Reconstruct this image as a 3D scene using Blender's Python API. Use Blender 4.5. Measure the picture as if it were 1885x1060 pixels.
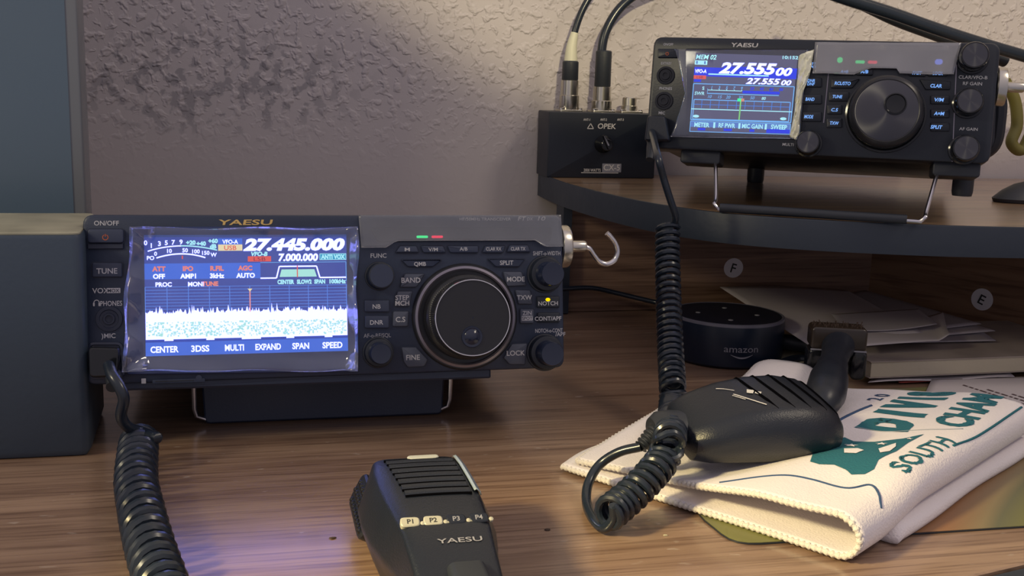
import bpy, bmesh, math, random
from mathutils import Vector, Matrix
import mathutils.geometry as mgeo
random.seed(7)
for o in list(bpy.data.objects): bpy.data.objects.remove(o)
scene = bpy.context.scene
PI = math.pi
# ------------------------------------------------------------------ camera
CAM = Vector((0, 0, .195)); FPX = 2000.0
yaw, pitch, roll = .239, .189, .031
fw = Vector((math.sin(yaw)*math.cos(pitch), math.cos(yaw)*math.cos(pitch), -math.sin(pitch)))
rt = Vector((math.cos(yaw), -math.sin(yaw), 0)); up = rt.cross(fw)
rt, up = rt*math.cos(roll)+up*math.sin(roll), up*math.cos(roll)-rt*math.sin(roll)
cd = bpy.data.cameras.new('camera'); cam = bpy.data.objects.new('camera', cd)
scene.collection.objects.link(cam); scene.camera = cam
cd.sensor_width = 36; cd.lens = 36*FPX/1885; cd.clip_start = .01; cd.clip_end = 50
cam.matrix_world = Matrix(((rt.x, up.x, -fw.x, CAM.x), (rt.y, up.y, -fw.y, CAM.y), (rt.z, up.z, -fw.z, CAM.z), (0, 0, 0, 1)))
# ------------------------------------------------------------------ world, lamps, exposure
scene.view_settings.view_transform = 'Standard'; scene.view_settings.look = 'None'
scene.view_settings.gamma = 1; scene.view_settings.use_curve_mapping = False; scene.view_settings.exposure = 0
w = bpy.data.worlds.new('room_light'); scene.world = w; w.use_nodes = True
nt = w.node_tree; bg = nt.nodes['Background']
tc = nt.nodes.new('ShaderNodeTexCoord'); sx = nt.nodes.new('ShaderNodeSeparateXYZ'); rp = nt.nodes.new('ShaderNodeValToRGB')
nt.links.new(tc.outputs['Generated'], sx.inputs[0]); mp = nt.nodes.new('ShaderNodeMapRange')
mp.inputs[1].default_value = -1; mp.inputs[2].default_value = 1
nt.links.new(sx.outputs['Z'], mp.inputs[0]); nt.links.new(mp.outputs[0], rp.inputs[0])
rp.color_ramp.elements[0].position = .35; rp.color_ramp.elements[0].color = (.24, .23, .28, 1)
rp.color_ramp.elements[1].position = .9; rp.color_ramp.elements[1].color = (.55, .49, .54, 1)
nt.links.new(rp.outputs[0], bg.inputs[0]); bg.inputs[1].default_value = 1.0

def lamp(name, kind, loc, target, energy, col, **k):
    d = bpy.data.lights.new(name, kind); d.energy = energy; d.color = col
    for a, b in k.items(): setattr(d, a, b)
    o = bpy.data.objects.new(name, d); scene.collection.objects.link(o); o.location = loc
    o.rotation_euler = (Vector(target)-Vector(loc)).to_track_quat('-Z', 'Y').to_euler()
    return o
lamp('wall_lamp', 'SPOT', (.15, -.5, .75), (.46, .95, .80), 58, (1, .86, .50), spot_size=math.radians(51), spot_blend=.14, shadow_soft_size=.03)
lamp('ceiling_lamp', 'AREA', (1.1, .1, 1.3), (.3, .8, .1), 5.0, (1, .86, .68), shape='DISK', size=.35)
lamp('desk_lamp', 'SPOT', (-.55, .12, .5), (.11, .325, 0), 54, (1, .80, .38), spot_size=math.radians(24), spot_blend=.5, shadow_soft_size=.05)
lamp('side_lamp', 'AREA', (-.6, .30, .50), (.0, .45, .0), 2.0, (1, .88, .58), shape='DISK', size=.14)

# ------------------------------------------------------------------ helpers
def ray(px, py): return (fw + rt*((px-942.5)/FPX) - up*((py-530)/FPX))
def hit(px, py, p, n):
    d = ray(px, py); n = Vector(n); return CAM + d*((Vector(p)-CAM).dot(n)/d.dot(n))
def at_z(px, py, z): return hit(px, py, (0, 0, z), (0, 0, 1))
def at_y(px, py, y): return hit(px, py, (0, y, 0), (0, 1, 0))
class Frame:
    def __init__(s, pos, yaw, tilt):
        ex = Vector((math.cos(yaw), math.sin(yaw), 0)); f = Vector((-math.sin(yaw), math.cos(yaw), 0))
        ev = Vector((0, 0, 1))*math.cos(tilt)+f*math.sin(tilt); en = ex.cross(ev)
        s.M = Matrix(((ex.x, ev.x, en.x, pos[0]), (ex.y, ev.y, en.y, pos[1]), (ex.z, ev.z, en.z, pos[2]), (0, 0, 0, 1)))
        s.I = s.M.inverted(); s.n = en; s.p = Vector(pos)
    def uv(s, px, py, w=0):
        q = s.I @ hit(px, py, s.p+s.n*w, s.n); return (q.x, q.y)
def T(x=0, y=0, z=0): return Matrix.Translation((x, y, z))
I4 = Matrix.Identity(4)

MATS = {}
def nodes(name):
    m = bpy.data.materials.new(name); m.use_nodes = True; MATS[name] = m
    n = m.node_tree; return m, n, n.nodes['Principled BSDF'], n.nodes['Material Output']
def pmat(name, col, rough=.5, metal=0, spec=.5, bump=0, bscale=200, var=0, **k):
    m, n, b, o = nodes(name)
    b.inputs['Base Color'].default_value = (*col, 1); b.inputs['Roughness'].default_value = rough
    b.inputs['Metallic'].default_value = metal; b.inputs['Specular IOR Level'].default_value = spec
    for a, v in k.items(): b.inputs[a.replace('_', ' ')].default_value = v
    t = n.nodes.new('ShaderNodeTexCoord'); z = n.nodes.new('ShaderNodeTexNoise'); z.inputs['Scale'].default_value = bscale
    n.links.new(t.outputs['Object'], z.inputs['Vector'])
    if bump:
        bp = n.nodes.new('ShaderNodeBump'); bp.inputs['Strength'].default_value = bump; bp.inputs['Distance'].default_value = .0005
        n.links.new(z.outputs[0], bp.inputs['Height']); n.links.new(bp.outputs[0], b.inputs['Normal'])
    mr = n.nodes.new('ShaderNodeMapRange'); mr.inputs[3].default_value = max(0, rough-.08); mr.inputs[4].default_value = min(1, rough+.08)
    z2 = n.nodes.new('ShaderNodeTexNoise'); z2.inputs['Scale'].default_value = 35; n.links.new(t.outputs['Object'], z2.inputs['Vector'])
    n.links.new(z2.outputs[0], mr.inputs[0]); n.links.new(mr.outputs[0], b.inputs['Roughness'])
    if var:
        r = n.nodes.new('ShaderNodeValToRGB'); n.links.new(z2.outputs[0], r.inputs[0])
        r.color_ramp.elements[0].position = .3; r.color_ramp.elements[1].position = .7
        r.color_ramp.elements[0].color = (*[c*(1-var) for c in col], 1); r.color_ramp.elements[1].color = (*[c*(1+var) for c in col], 1)
        n.links.new(r.outputs[0], b.inputs['Base Color'])
    return name
def emat(name, col, st=1.0):
    m, n, b, o = nodes(name); b.inputs['Base Color'].default_value = (0, 0, 0, 1); b.inputs['Specular IOR Level'].default_value = .0
    b.inputs['Emission Color'].default_value = (*col, 1); b.inputs['Emission Strength'].default_value = st
    return name
def wood(name, c1, c2, c3, rot=0, rough=.34, sx_=1.5, sy_=26, coat=1.0, flecks=False):
    m, n, b, o = nodes(name); N = n.nodes.new; L = n.links.new
    t = N('ShaderNodeTexCoord'); mp = N('ShaderNodeMapping'); mp.inputs['Scale'].default_value = (sx_, sy_, sy_); mp.inputs['Rotation'].default_value = (0, 0, rot)
    L(t.outputs['Object'], mp.inputs[0])
    a = N('ShaderNodeTexNoise'); a.inputs['Scale'].default_value = 2.2; a.inputs['Detail'].default_value = 6; a.inputs['Distortion'].default_value = 1.2; L(mp.outputs[0], a.inputs['Vector'])
    mp2 = N('ShaderNodeMapping'); mp2.inputs['Scale'].default_value = (sx_*5, sy_*9, sy_*9); mp2.inputs['Rotation'].default_value = (0, 0, rot); L(t.outputs['Object'], mp2.inputs[0])
    g = N('ShaderNodeTexNoise'); g.inputs['Scale'].default_value = 2; g.inputs['Detail'].default_value = 4; L(mp2.outputs[0], g.inputs['Vector'])
    r = N('ShaderNodeValToRGB'); e = r.color_ramp.elements; e[0].position = .33; e[0].color = (*c1, 1); e[1].position = .68; e[1].color = (*c3, 1)
    x = e.new(.5); x.color = (*c2, 1); L(a.outputs[0], r.inputs[0])
    r2 = N('ShaderNodeValToRGB'); r2.color_ramp.elements[0].position = .36; r2.color_ramp.elements[0].color = (.52, .46, .43, 1); r2.color_ramp.elements[1].position = .5; r2.color_ramp.elements[1].color = (1, 1, 1, 1)
    L(g.outputs[0], r2.inputs[0])
    mx = N('ShaderNodeMixRGB'); mx.blend_type = 'MULTIPLY'; mx.inputs[0].default_value = .75; L(r.outputs[0], mx.inputs[1]); L(r2.outputs[0], mx.inputs[2])
    if flecks:
        fn = N('ShaderNodeTexNoise'); fn.inputs['Scale'].default_value = 150; fn.inputs['Detail'].default_value = 2; mp3 = N('ShaderNodeMapping'); mp3.inputs['Scale'].default_value = (.55, 1.3, 1); L(t.outputs['Object'], mp3.inputs[0]); L(mp3.outputs[0], fn.inputs['Vector'])
        fr_ = N('ShaderNodeValToRGB'); fr_.color_ramp.elements[0].position = .68; fr_.color_ramp.elements[1].position = .74; L(fn.outputs[0], fr_.inputs[0])
        fc = N('ShaderNodeTexNoise'); fc.inputs['Scale'].default_value = 7; L(t.outputs['Object'], fc.inputs['Vector']); fcr = N('ShaderNodeValToRGB'); fcr.color_ramp.elements[0].position = .45; fcr.color_ramp.elements[1].position = .6; L(fc.outputs[0], fcr.inputs[0])
        fm = N('ShaderNodeMath'); fm.operation = 'MULTIPLY'; L(fr_.outputs[0], fm.inputs[0]); L(fcr.outputs[0], fm.inputs[1]); fm2 = N('ShaderNodeMath'); fm2.operation = 'MULTIPLY'; fm2.inputs[1].default_value = .55; L(fm.outputs[0], fm2.inputs[0])
        mz = N('ShaderNodeMixRGB'); mz.inputs[2].default_value = (.50, .44, .38, 1); L(fm2.outputs[0], mz.inputs[0]); L(mx.outputs[0], mz.inputs[1]); mx = mz
    L(mx.outputs[0], b.inputs['Base Color']); b.inputs['Coat Weight'].default_value = coat; b.inputs['Coat Roughness'].default_value = .20
    mr = N('ShaderNodeMapRange'); mr.inputs[3].default_value = rough; mr.inputs[4].default_value = rough+.25; L(g.outputs[0], mr.inputs[0]); L(mr.outputs[0], b.inputs['Roughness'])
    bp = N('ShaderNodeBump'); bp.inputs['Strength'].default_value = .25; bp.inputs['Distance'].default_value = .0006; L(g.outputs[0], bp.inputs['Height']); L(bp.outputs[0], b.inputs['Normal'])
    return name
def film(name, tint, diff, dcol, gfac, rough):
    m, n, b, o = nodes(name); n.nodes.remove(b); N = n.nodes.new; L = n.links.new
    tr = N('ShaderNodeBsdfTransparent'); tr.inputs[0].default_value = (*tint, 1)
    df = N('ShaderNodeBsdfDiffuse'); df.inputs[0].default_value = (*dcol, 1)
    gl = N('ShaderNodeBsdfGlossy'); gl.inputs['Roughness'].default_value = rough; gl.inputs[0].default_value = (1, 1, 1, 1)
    m1 = N('ShaderNodeMixShader'); m1.inputs[0].default_value = diff; L(tr.outputs[0], m1.inputs[1]); L(df.outputs[0], m1.inputs[2])
    lw = N('ShaderNodeFresnel'); lw.inputs[0].default_value = 1.45
    mr = N('ShaderNodeMapRange'); mr.inputs[3].default_value = gfac*.3; mr.inputs[4].default_value = min(1, gfac*5); L(lw.outputs[0], mr.inputs[0])
    m2 = N('ShaderNodeMixShader'); L(mr.outputs[0], m2.inputs[0]); L(m1.outputs[0], m2.inputs[1]); L(gl.outputs[0], m2.inputs[2])
    t = N('ShaderNodeTexCoord'); z = N('ShaderNodeTexNoise'); z.inputs['Scale'].default_value = 90; L(t.outputs['Object'], z.inputs['Vector'])
    bp = N('ShaderNodeBump'); bp.inputs['Strength'].default_value = .4; bp.inputs['Distance'].default_value = .001; L(z.outputs[0], bp.inputs['Height']); L(bp.outputs[0], gl.inputs['Normal'])
    L(m2.outputs[0], o.inputs[0]); return name

class MB:
    def __init__(s): s.v = []; s.f = []; s.m = []; s.mats = []
    def mi(s, name):
        if name not in s.mats: s.mats.append(name)
        return s.mats.index(name)
    def add(s, F, vs, fs, mat):
        b = len(s.v); s.v += [F @ Vector(q) for q in vs]; i = s.mi(mat)
        for f in fs: s.f.append([b+j for j in f]); s.m.append(i)
    def rings(s, F, rings, mat, caps=(True, True), closed=True, loop=False):
        n = len(rings[0]); vs = [p for r in rings for p in r]; fs = []
        R = len(rings)
        for k in range(R if loop else R-1):
            k2 = (k+1) % R
            for i in range(n if closed else n-1):
                j = (i+1) % n; fs.append((k*n+i, k*n+j, k2*n+j, k2*n+i))
        if not loop and closed:
            if caps[0]: fs.append(tuple(reversed(range(n))))
            if caps[1]: fs.append(tuple((R-1)*n+i for i in range(n)))
        s.add(F, vs, fs, mat)
    def prism(s, F, out, prof, mat):         # prof: list of (inset, w)
        rs = []
        for ins, w_ in prof:
            o = inset(out, ins) if abs(ins) > 1e-9 else out
            rs.append([(x, y, w_) for x, y in o])
        s.rings(F, rs, mat)
    def rbox(s, F, cx, cy, w_, h_, w0, w1, r, bev, mat, seg=4):
        s.prism(F, rrect(cx, cy, w_, h_, r, seg), bevprof(w0, w1, bev), mat)
    def box(s, F, a, b, mat, bev=0):
        cx, cy = (a[0]+b[0])/2, (a[1]+b[1])/2
        s.prism(F, [(a[0], a[1]), (b[0], a[1]), (b[0], b[1]), (a[0], b[1])], [(bev, a[2]), (0, a[2]+bev), (0, b[2]-bev), (bev, b[2])] if bev else [(0, a[2]), (0, b[2])], mat)
    def lathe(s, F, prof, mat, seg=48, knurl=None, caps=(True, True)):
        rs = []
        for k, (r, z) in enumerate(prof):
            rr = []
            for i in range(seg):
                q = r
                if knurl and k in knurl[0]: q = r-(knurl[1] if i % 2 else 0)
                a = 2*PI*i/seg; rr.append((q*math.cos(a), q*math.sin(a), z))
            rs.append(rr)
        s.rings(F, rs, mat, caps)
    def tube(s, pts, r, mat, n=10, caps=(True, True), F=I4, loop=False, flat=1.0):
        pts = [Vector(p) for p in pts]; N = len(pts); rs = []
        t0 = (pts[1]-pts[0]).normalized(); nn = t0.orthogonal().normalized()
        for i, p in enumerate(pts):
            t = (pts[min(i+1, N-1)]-pts[max(i-1, 0)]).normalized()
            nn = (nn-t*nn.dot(t)).normalized(); bb = t.cross(nn); q = r[i] if isinstance(r, (list, tuple)) else r
            rs.append([p+nn*q*math.cos(2*PI*k/n)+bb*q*math.sin(2*PI*k/n) for k in range(n)])
        s.rings(F, rs, mat, caps, True, loop)
    def rect(s, F, x0, y0, x1, y1, w_, mat):
        s.add(F, [(x0, y0, w_), (x1, y0, w_), (x1, y1, w_), (x0, y1, w_)], [(0, 1, 2, 3)], mat)
    def poly(s, F, pts, w_, mat):
        ts = mgeo.tessellate_polygon([[Vector((x, y, 0)) for x, y in pts]])
        s.add(F, [(x, y, w_) for x, y in pts], [tuple(t) for t in ts], mat)
    def line(s, F, pts, wd, w_, mat):
        for (x0, y0), (x1, y1) in zip(pts, pts[1:]):
            d = Vector((x1-x0, y1-y0)); L = d.length
            if L < 1e-9: continue
            nx, ny = -d.y/L*wd/2, d.x/L*wd/2
            s.add(F, [(x0-nx, y0-ny, w_), (x1-nx, y1-ny, w_), (x1+nx, y1+ny, w_), (x0+nx, y0+ny, w_)], [(0, 1, 2, 3)], mat)
    def text(s, F, st, x, y, h_, mat, w_=0, wd=None, shear=0, bold=0, align='c', rot=0, fn=None):
        vs, fs, bx = glyphs(st, shear, bold); x0, x1, y0, y1 = bx
        k = h_/.72; kx = k if wd is None else wd/(x1-x0)
        ox = {'c': (x0+x1)/2, 'l': x0, 'r': x1}[align]; c, sn = math.cos(rot), math.sin(rot); o = []
        for a, b in vs:
            p, q = (a-ox)*kx, (b-.36)*k; p, q = p*c-q*sn+x, p*sn+q*c+y
            o.append(fn(p, q) if fn else (p, q, w_))
        s.add(F, o, fs, mat)
    def build(s, name, parent=None, F=None, smooth=35):
        PM = WM[parent.name] if parent else I4
        if F is None: F = PM if parent else I4
        Fi = F.inverted(); me = bpy.data.meshes.new(name)
        me.from_pydata([Fi @ q for q in s.v], [], s.f)
        for q in s.mats: me.materials.append(MATS[q])
        me.polygons.foreach_set('material_index', s.m)
        bm = bmesh.new(); bm.from_mesh(me); bmesh.ops.recalc_face_normals(bm, faces=bm.faces) if getattr(s, 'recalc', True) else None
        bm.to_mesh(me); bm.free()
        me.shade_smooth(); me.set_sharp_from_angle(angle=math.radians(smooth)); me.update()
        o = bpy.data.objects.new(name, me); scene.collection.objects.link(o)
        if parent: o.parent = parent
        o.matrix_local = PM.inverted() @ F; WM[o.name] = F.copy(); return o
WM = {}
def empty(name, loc, label, cat, rz=0):
    o = bpy.data.objects.new(name, None); scene.collection.objects.link(o); o.empty_display_size = .02
    M = T(*loc) @ Matrix.Rotation(rz, 4, 'Z'); o.matrix_world = M; WM[o.name] = M.copy(); o['label'] = label; o['category'] = cat; return o
def tag(o, label, cat): o['label'] = label; o['category'] = cat; return o
def inset(out, d):
    n = len(out); r = []
    for i in range(n):
        a, b, c = Vector(out[i-1]), Vector(out[i]), Vector(out[(i+1) % n])
        e1 = (b-a).normalized(); e2 = (c-b).normalized(); n1 = Vector((-e1.y, e1.x)); n2 = Vector((-e2.y, e2.x))
        m = n1+n2; k = d/max(.25, (1+n1.dot(n2))); r.append((b.x+m.x*k, b.y+m.y*k))
    return r
def rrect(cx, cy, w_, h_, r, seg=4):
    o = []; r = min(r, w_/2-1e-5, h_/2-1e-5)
    for sx_, sy_, a0 in ((1, -1, -90), (1, 1, 0), (-1, 1, 90), (-1, -1, 180)):
        for k in range(seg+1):
            a = math.radians(a0+90*k/seg); o.append((cx+sx_*(w_/2-r)+r*math.cos(a), cy+sy_*(h_/2-r)+r*math.sin(a)))
    return o
def rpoly(pts, r, seg=3):
    o = []; n = len(pts)
    for i in range(n):
        a, b, c = Vector(pts[i-1]), Vector(pts[i]), Vector(pts[(i+1) % n])
        rr = min(r, (a-b).length*.45, (c-b).length*.45); p = b+(a-b).normalized()*rr; q = b+(c-b).normalized()*rr
        for k in range(seg+1):
            t = k/seg; v = p*(1-t)**2+b*2*t*(1-t)+q*t*t; o.append((v.x, v.y))
    A = sum(o[i-1][0]*o[i][1]-o[i][0]*o[i-1][1] for i in range(len(o)))
    return o if A > 0 else o[::-1]
def bevprof(w0, w1, b): return [(0, w0)]+[(b*(1-math.cos(t)), w1-b+b*math.sin(t)) for t in (0, .5, 1.0, PI/2)] if b else [(0, w0), (0, w1)]
GC = {}
def glyphs(st, shear, bold):
    k = (st, shear, bold)
    if k not in GC:
        c = bpy.data.curves.new('glyph', 'FONT'); c.body = st; c.size = 1; c.shear = shear; c.offset = bold; c.resolution_u = 3
        o = bpy.data.objects.new('glyph', c); scene.collection.objects.link(o); dg = bpy.context.evaluated_depsgraph_get(); dg.update()
        me = bpy.data.meshes.new_from_object(o.evaluated_get(dg)); vs = [(q.co.x, q.co.y) for q in me.vertices]; fs = [tuple(p.vertices) for p in me.polygons]
        bpy.data.objects.remove(o); bpy.data.meshes.remove(me); bpy.data.curves.remove(c)
        xs = [q[0] for q in vs]; ys = [q[1] for q in vs]; GC[k] = (vs, fs, (min(xs), max(xs), min(ys), max(ys)))
    return GC[k]
def smoothpath(pts, sub=8):
    P = [Vector(p) for p in pts]; P = [P[0]*2-P[1]]+P+[P[-1]*2-P[-2]]; o = []
    for i in range(1, len(P)-2):
        for k in range(sub):
            t = k/sub; a, b, c, d = P[i-1:i+3]
            o.append(.5*((2*b)+(c-a)*t+(2*a-5*b+4*c-d)*t*t+(3*b-a-3*c+d)*t**3))
    o.append(P[-2]); return o
def helix(path, R, pitch, n=14, ph=0):
    P = smoothpath(path, 24); o = []; d = 0; t0 = (P[1]-P[0]).normalized(); nn = t0.orthogonal().normalized(); nxt = 0; acc = ph
    for i in range(len(P)-1):
        a, b = P[i], P[i+1]; L = (b-a).length; t = (b-a)/L; nn = (nn-t*nn.dot(t)).normalized(); bb = t.cross(nn); x = nxt
        while x < L:
            th = 2*PI*(d+x)/pitch+ph; Rr = R if not callable(R) else R(d+x)
            o.append(a+t*x+nn*Rr*math.cos(th)+bb*Rr*math.sin(th)); x += pitch/n
        nxt = x-L; d += L
    return o
def side_phase(path, R, pitch, n):
    best = max(range(12), key=lambda k: (helix(path, R, pitch, n, 2*PI*k/12)[0]-Vector(path[0])).dot(rt)-.0*k)
    return 2*PI*best/12
# ------------------------------------------------------------------ materials
pmat('navy_plastic', (.017, .027, .058), .42, bump=.12, bscale=900)
pmat('navy_button', (.028, .038, .075), .38)
pmat('navy_gloss', (.015, .021, .046), .16)
pmat('navy_dark', (.014, .020, .044), .5)
pmat('slate_button', (.06, .07, .105), .4)
pmat('black_plastic', (.010, .014, .024), .38, bump=.1, bscale=900)
pmat('black_gloss', (.008, .009, .012), .13)
pmat('black_rubber', (.017, .021, .030), .48, bump=.1, bscale=500)
pmat('cord_rubber', (.013, .019, .031), .25)
pmat('mic_plastic', (.008, .011, .019), .36, bump=.3, bscale=1400)
pmat('dial_metal', (.075, .08, .095), .30, metal=.85)
pmat('dial_black', (.02, .021, .026), .33, metal=.2)
pmat('ring_metal', (.24, .22, .26), .3, metal=.8)
pmat('chrome', (.72, .70, .70), .2, metal=1)
pmat('steel_wire', (.62, .60, .63), .25, metal=1)
pmat('nickel', (.60, .57, .50), .25, metal=1)
pmat('white_print', (.46, .46, .50), .6)
pmat('gray_print', (.24, .24, .28), .6)
pmat('gold_print', (.62, .42, .14), .4)
pmat('silver_print', (.62, .60, .58), .4)
pmat('slate_box', (.038, .058, .090), .45, bump=.2, bscale=400)
pmat('top_sheen_olive', (.30, .29, .22), .5, var=.2)  # olive tone stands in for wall light reflected on the box top
pmat('screen_off', (.085, .125, .175), .28, spec=.6)
pmat('bezel_gloss', (.16, .17, .19), .22)
pmat('paper_white', (.50, .46, .49), .8, bump=.3, bscale=60)
pmat('paper_gray', (.40, .37, .41), .8, bump=.3, bscale=60)
pmat('paper_cream', (.42, .39, .27), .8)
pmat('page_edge', (.47, .42, .32), .9, bump=.5, bscale=300)
pmat('book_cover', (.33, .28, .25), .6, var=.15)
pmat('sticker_paper', (.78, .75, .78), .7)
pmat('black_ink', (.02, .02, .02), .6)
pmat('brown_ink', (.10, .06, .07), .7)
pmat('red_ink', (.35, .05, .04), .7)
pmat('teal_print', (.012, .125, .165), .9, bump=1, bscale=900)
pmat('blue_thread', (.03, .07, .16), .9)
pmat('gray_thread', (.33, .35, .38), .9)
pmat('edge_band', (.017, .025, .040), .45, bump=.3, bscale=150)
pmat('yellow_plastic', (.18, .16, .04), .5)
pmat('heat_shrink', (.55, .54, .42), .5)
pmat('smoke_plastic', (.024, .017, .013), .25)
pmat('slot_black', (.002, .002, .003), .9, spec=0)
pmat('highlight_pale', (.22, .27, .32), .25)  # colour of the painted reflection on the microphone's chamfer
pmat('pale_cap', (.42, .43, .40), .4)
pmat('pale_key', (.36, .35, .29), .45)
pmat('hem_thread', (.66, .62, .58), .95, bump=1, bscale=1500)
pmat('dot_body', (.006, .013, .030), .32)
pmat('dot_top', (.006, .010, .022), .45)
pmat('light_ring', (.13, .13, .17), .3)
pmat('dot_button', (.25, .25, .28), .3)
def sunburst():
    m, n, b, o = nodes('sunburst'); b.inputs['Base Color'].default_value = (.10, .10, .11, 1); b.inputs['Metallic'].default_value = 1; b.inputs['Roughness'].default_value = .32; b.inputs['Anisotropic'].default_value = .9
    t = n.nodes.new('ShaderNodeTangent'); t.direction_type = 'RADIAL'; t.axis = 'Z'; n.links.new(t.outputs[0], b.inputs['Tangent'])
sunburst()
pmat('dark_chip', (.05, .03, .02), .8)
emat('lcd_white', (1, 1.05, 3.8), 1.25); emat('lcd_cyan', (.25, .9, 1), 1.0); emat('lcd_bg', (.045, .075, .36)); emat('lcd_band', (.05, .16, .75))
emat('lcd_grid', (.10, .26, .85)); emat('lcd_red', (.9, .10, .07)); emat('lcd_darkred', (.55, .03, .10)); emat('lcd_cream', (1, .82, .45)); emat('lcd_mint', (.48, .95, .80))
emat('lcd_pink', (1, .35, .35)); emat('lcd_deep', (.02, .06, .45)); emat('lcd_top', (.03, .06, .22)); emat('lcd_tealbox', (.02, .38, .62)); emat('lcd_maroon', (.25, .0, .03))
emat('lcdb_bg', (.10, .095, .17)); emat('lcdb_blue', (.0, .03, .85)); emat('lcdb_mid', (.05, .25, .85)); emat('lcdb_line', (.18, .52, 1)); emat('lcdb_pale', (.45, .95, 1), 1.1); emat('lcdb_green', (.25, .75, .2)); emat('lcdb_orange', (.8, .3, .2)); emat('lcdb_ink', (.10, .22, .6))
emat('led_green', (.02, .9, .25), 1.6); emat('led_red', (.9, .01, .06), 1.6); emat('led_yellow', (1, .72, .0), 1.1); emat('led_blue', (.16, .25, 1), 1.5); emat('key_light', (.22, .45, 1), 1.0); emat('power_orange', (.5, .12, .06), .5)
pmat('frame_bloom_blue', (.030, .045, .13), .2); emat('lcd_coral', (1, .26, .18)); emat('lcd_frame', (.012, .028, .11))  # frame colour carries the blue bloom of the screen
wood('desk_wood', (.19, .113, .074), (.255, .162, .108), (.335, .222, .15), flecks=True)
wood('shelf_wood', (.20, .12, .060), (.29, .18, .095), (.36, .23, .13), sy_=20)
wood('panel_wood', (.16, .09, .06), (.235, .14, .095), (.31, .19, .13), rough=.5, coat=0)
wood('panel_wood_side', (.18, .095, .05), (.24, .135, .075), (.30, .17, .10), sy_=14, rough=.5, coat=0)
film('clear_film', (.95, .96, 1), .05, (.55, .62, .9), .10, .10)
film('gray_film', (.88, .89, .91), .16, (.42, .43, .47), .12, .22)
film('gray_film_light', (.85, .85, .87), .42, (.48, .48, .52), .12, .22)
film('warm_glare_film', (.8, .8, .7), .94, (.98, .97, .76), .12, .2)  # clear film, its warm reflection put into the diffuse colour
film('smoke_film', (.55, .48, .42), .30, (.12, .09, .08), .1, .1)
def mk_wall():
    m, n, b, o = nodes('plaster'); N = n.nodes.new; L = n.links.new
    t = N('ShaderNodeTexCoord'); a = N('ShaderNodeTexNoise'); a.inputs['Scale'].default_value = 120; a.inputs['Detail'].default_value = 2; a.inputs['Distortion'].default_value = .3; L(t.outputs['Object'], a.inputs['Vector'])
    r = N('ShaderNodeValToRGB'); r.color_ramp.elements[0].position = .50; r.color_ramp.elements[1].position = .66; L(a.outputs[0], r.inputs[0])
    b.inputs['Roughness'].default_value = .75
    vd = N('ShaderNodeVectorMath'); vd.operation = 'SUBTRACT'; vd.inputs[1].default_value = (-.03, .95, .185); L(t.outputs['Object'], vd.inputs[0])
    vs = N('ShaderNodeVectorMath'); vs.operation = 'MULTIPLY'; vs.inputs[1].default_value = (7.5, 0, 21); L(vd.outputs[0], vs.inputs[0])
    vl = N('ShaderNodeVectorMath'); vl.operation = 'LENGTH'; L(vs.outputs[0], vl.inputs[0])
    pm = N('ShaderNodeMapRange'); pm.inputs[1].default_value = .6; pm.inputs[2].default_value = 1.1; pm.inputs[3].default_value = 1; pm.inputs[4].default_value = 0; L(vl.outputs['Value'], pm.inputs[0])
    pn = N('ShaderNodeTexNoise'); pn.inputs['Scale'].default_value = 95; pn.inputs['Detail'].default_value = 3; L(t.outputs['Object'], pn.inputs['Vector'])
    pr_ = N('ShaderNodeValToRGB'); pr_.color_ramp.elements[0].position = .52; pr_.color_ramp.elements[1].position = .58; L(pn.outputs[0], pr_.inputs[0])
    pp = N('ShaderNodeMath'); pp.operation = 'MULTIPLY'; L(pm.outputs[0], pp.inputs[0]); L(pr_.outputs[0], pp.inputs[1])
    pc_ = N('ShaderNodeMixRGB'); pc_.inputs[1].default_value = (.46, .42, .435, 1); pc_.inputs[2].default_value = (.30, .28, .30, 1); L(pp.outputs[0], pc_.inputs[0]); L(pc_.outputs[0], b.inputs['Base Color'])  # shade in the plaster recesses painted as dark flecks, one patch only
    z = N('ShaderNodeTexNoise'); z.inputs['Scale'].default_value = 350; L(t.outputs['Object'], z.inputs['Vector'])
    ad = N('ShaderNodeMath'); ad.operation = 'MULTIPLY_ADD'; ad.inputs[1].default_value = .12; L(z.outputs[0], ad.inputs[0]); L(r.outputs[0], ad.inputs[2])
    sp = N('ShaderNodeSeparateXYZ'); L(t.outputs['Object'], sp.inputs[0]); hm = N('ShaderNodeMapRange'); hm.inputs[1].default_value = .12; hm.inputs[2].default_value = .20; hm.inputs[3].default_value = .08; hm.inputs[4].default_value = .85; L(sp.outputs['Z'], hm.inputs[0])
    bp = N('ShaderNodeBump'); L(hm.outputs[0], bp.inputs['Strength']); bp.inputs['Distance'].default_value = .0012; L(ad.outputs[0], bp.inputs['Height']); L(bp.outputs[0], b.inputs['Normal'])
mk_wall()
def mk_cloth():
    m, n, b, o = nodes('terry_cloth'); N = n.nodes.new; L = n.links.new
    b.inputs['Base Color'].default_value = (.74, .69, .71, 1); b.inputs['Roughness'].default_value = .95; b.inputs['Sheen Weight'].default_value = .3
    t = N('ShaderNodeTexCoord'); a = N('ShaderNodeTexNoise'); a.inputs['Scale'].default_value = 900; L(t.outputs['Object'], a.inputs['Vector'])
    c = N('ShaderNodeTexNoise'); c.inputs['Scale'].default_value = 60; L(t.outputs['Object'], c.inputs['Vector'])
    ad = N('ShaderNodeMath'); ad.operation = 'MULTIPLY_ADD'; ad.inputs[1].default_value = 1.5; L(c.outputs[0], ad.inputs[0]); L(a.outputs[0], ad.inputs[2])
    bp = N('ShaderNodeBump'); bp.inputs['Strength'].default_value = .5; bp.inputs['Distance'].default_value = .0008; L(ad.outputs[0], bp.inputs['Height']); L(bp.outputs[0], b.inputs['Normal'])
mk_cloth()
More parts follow.
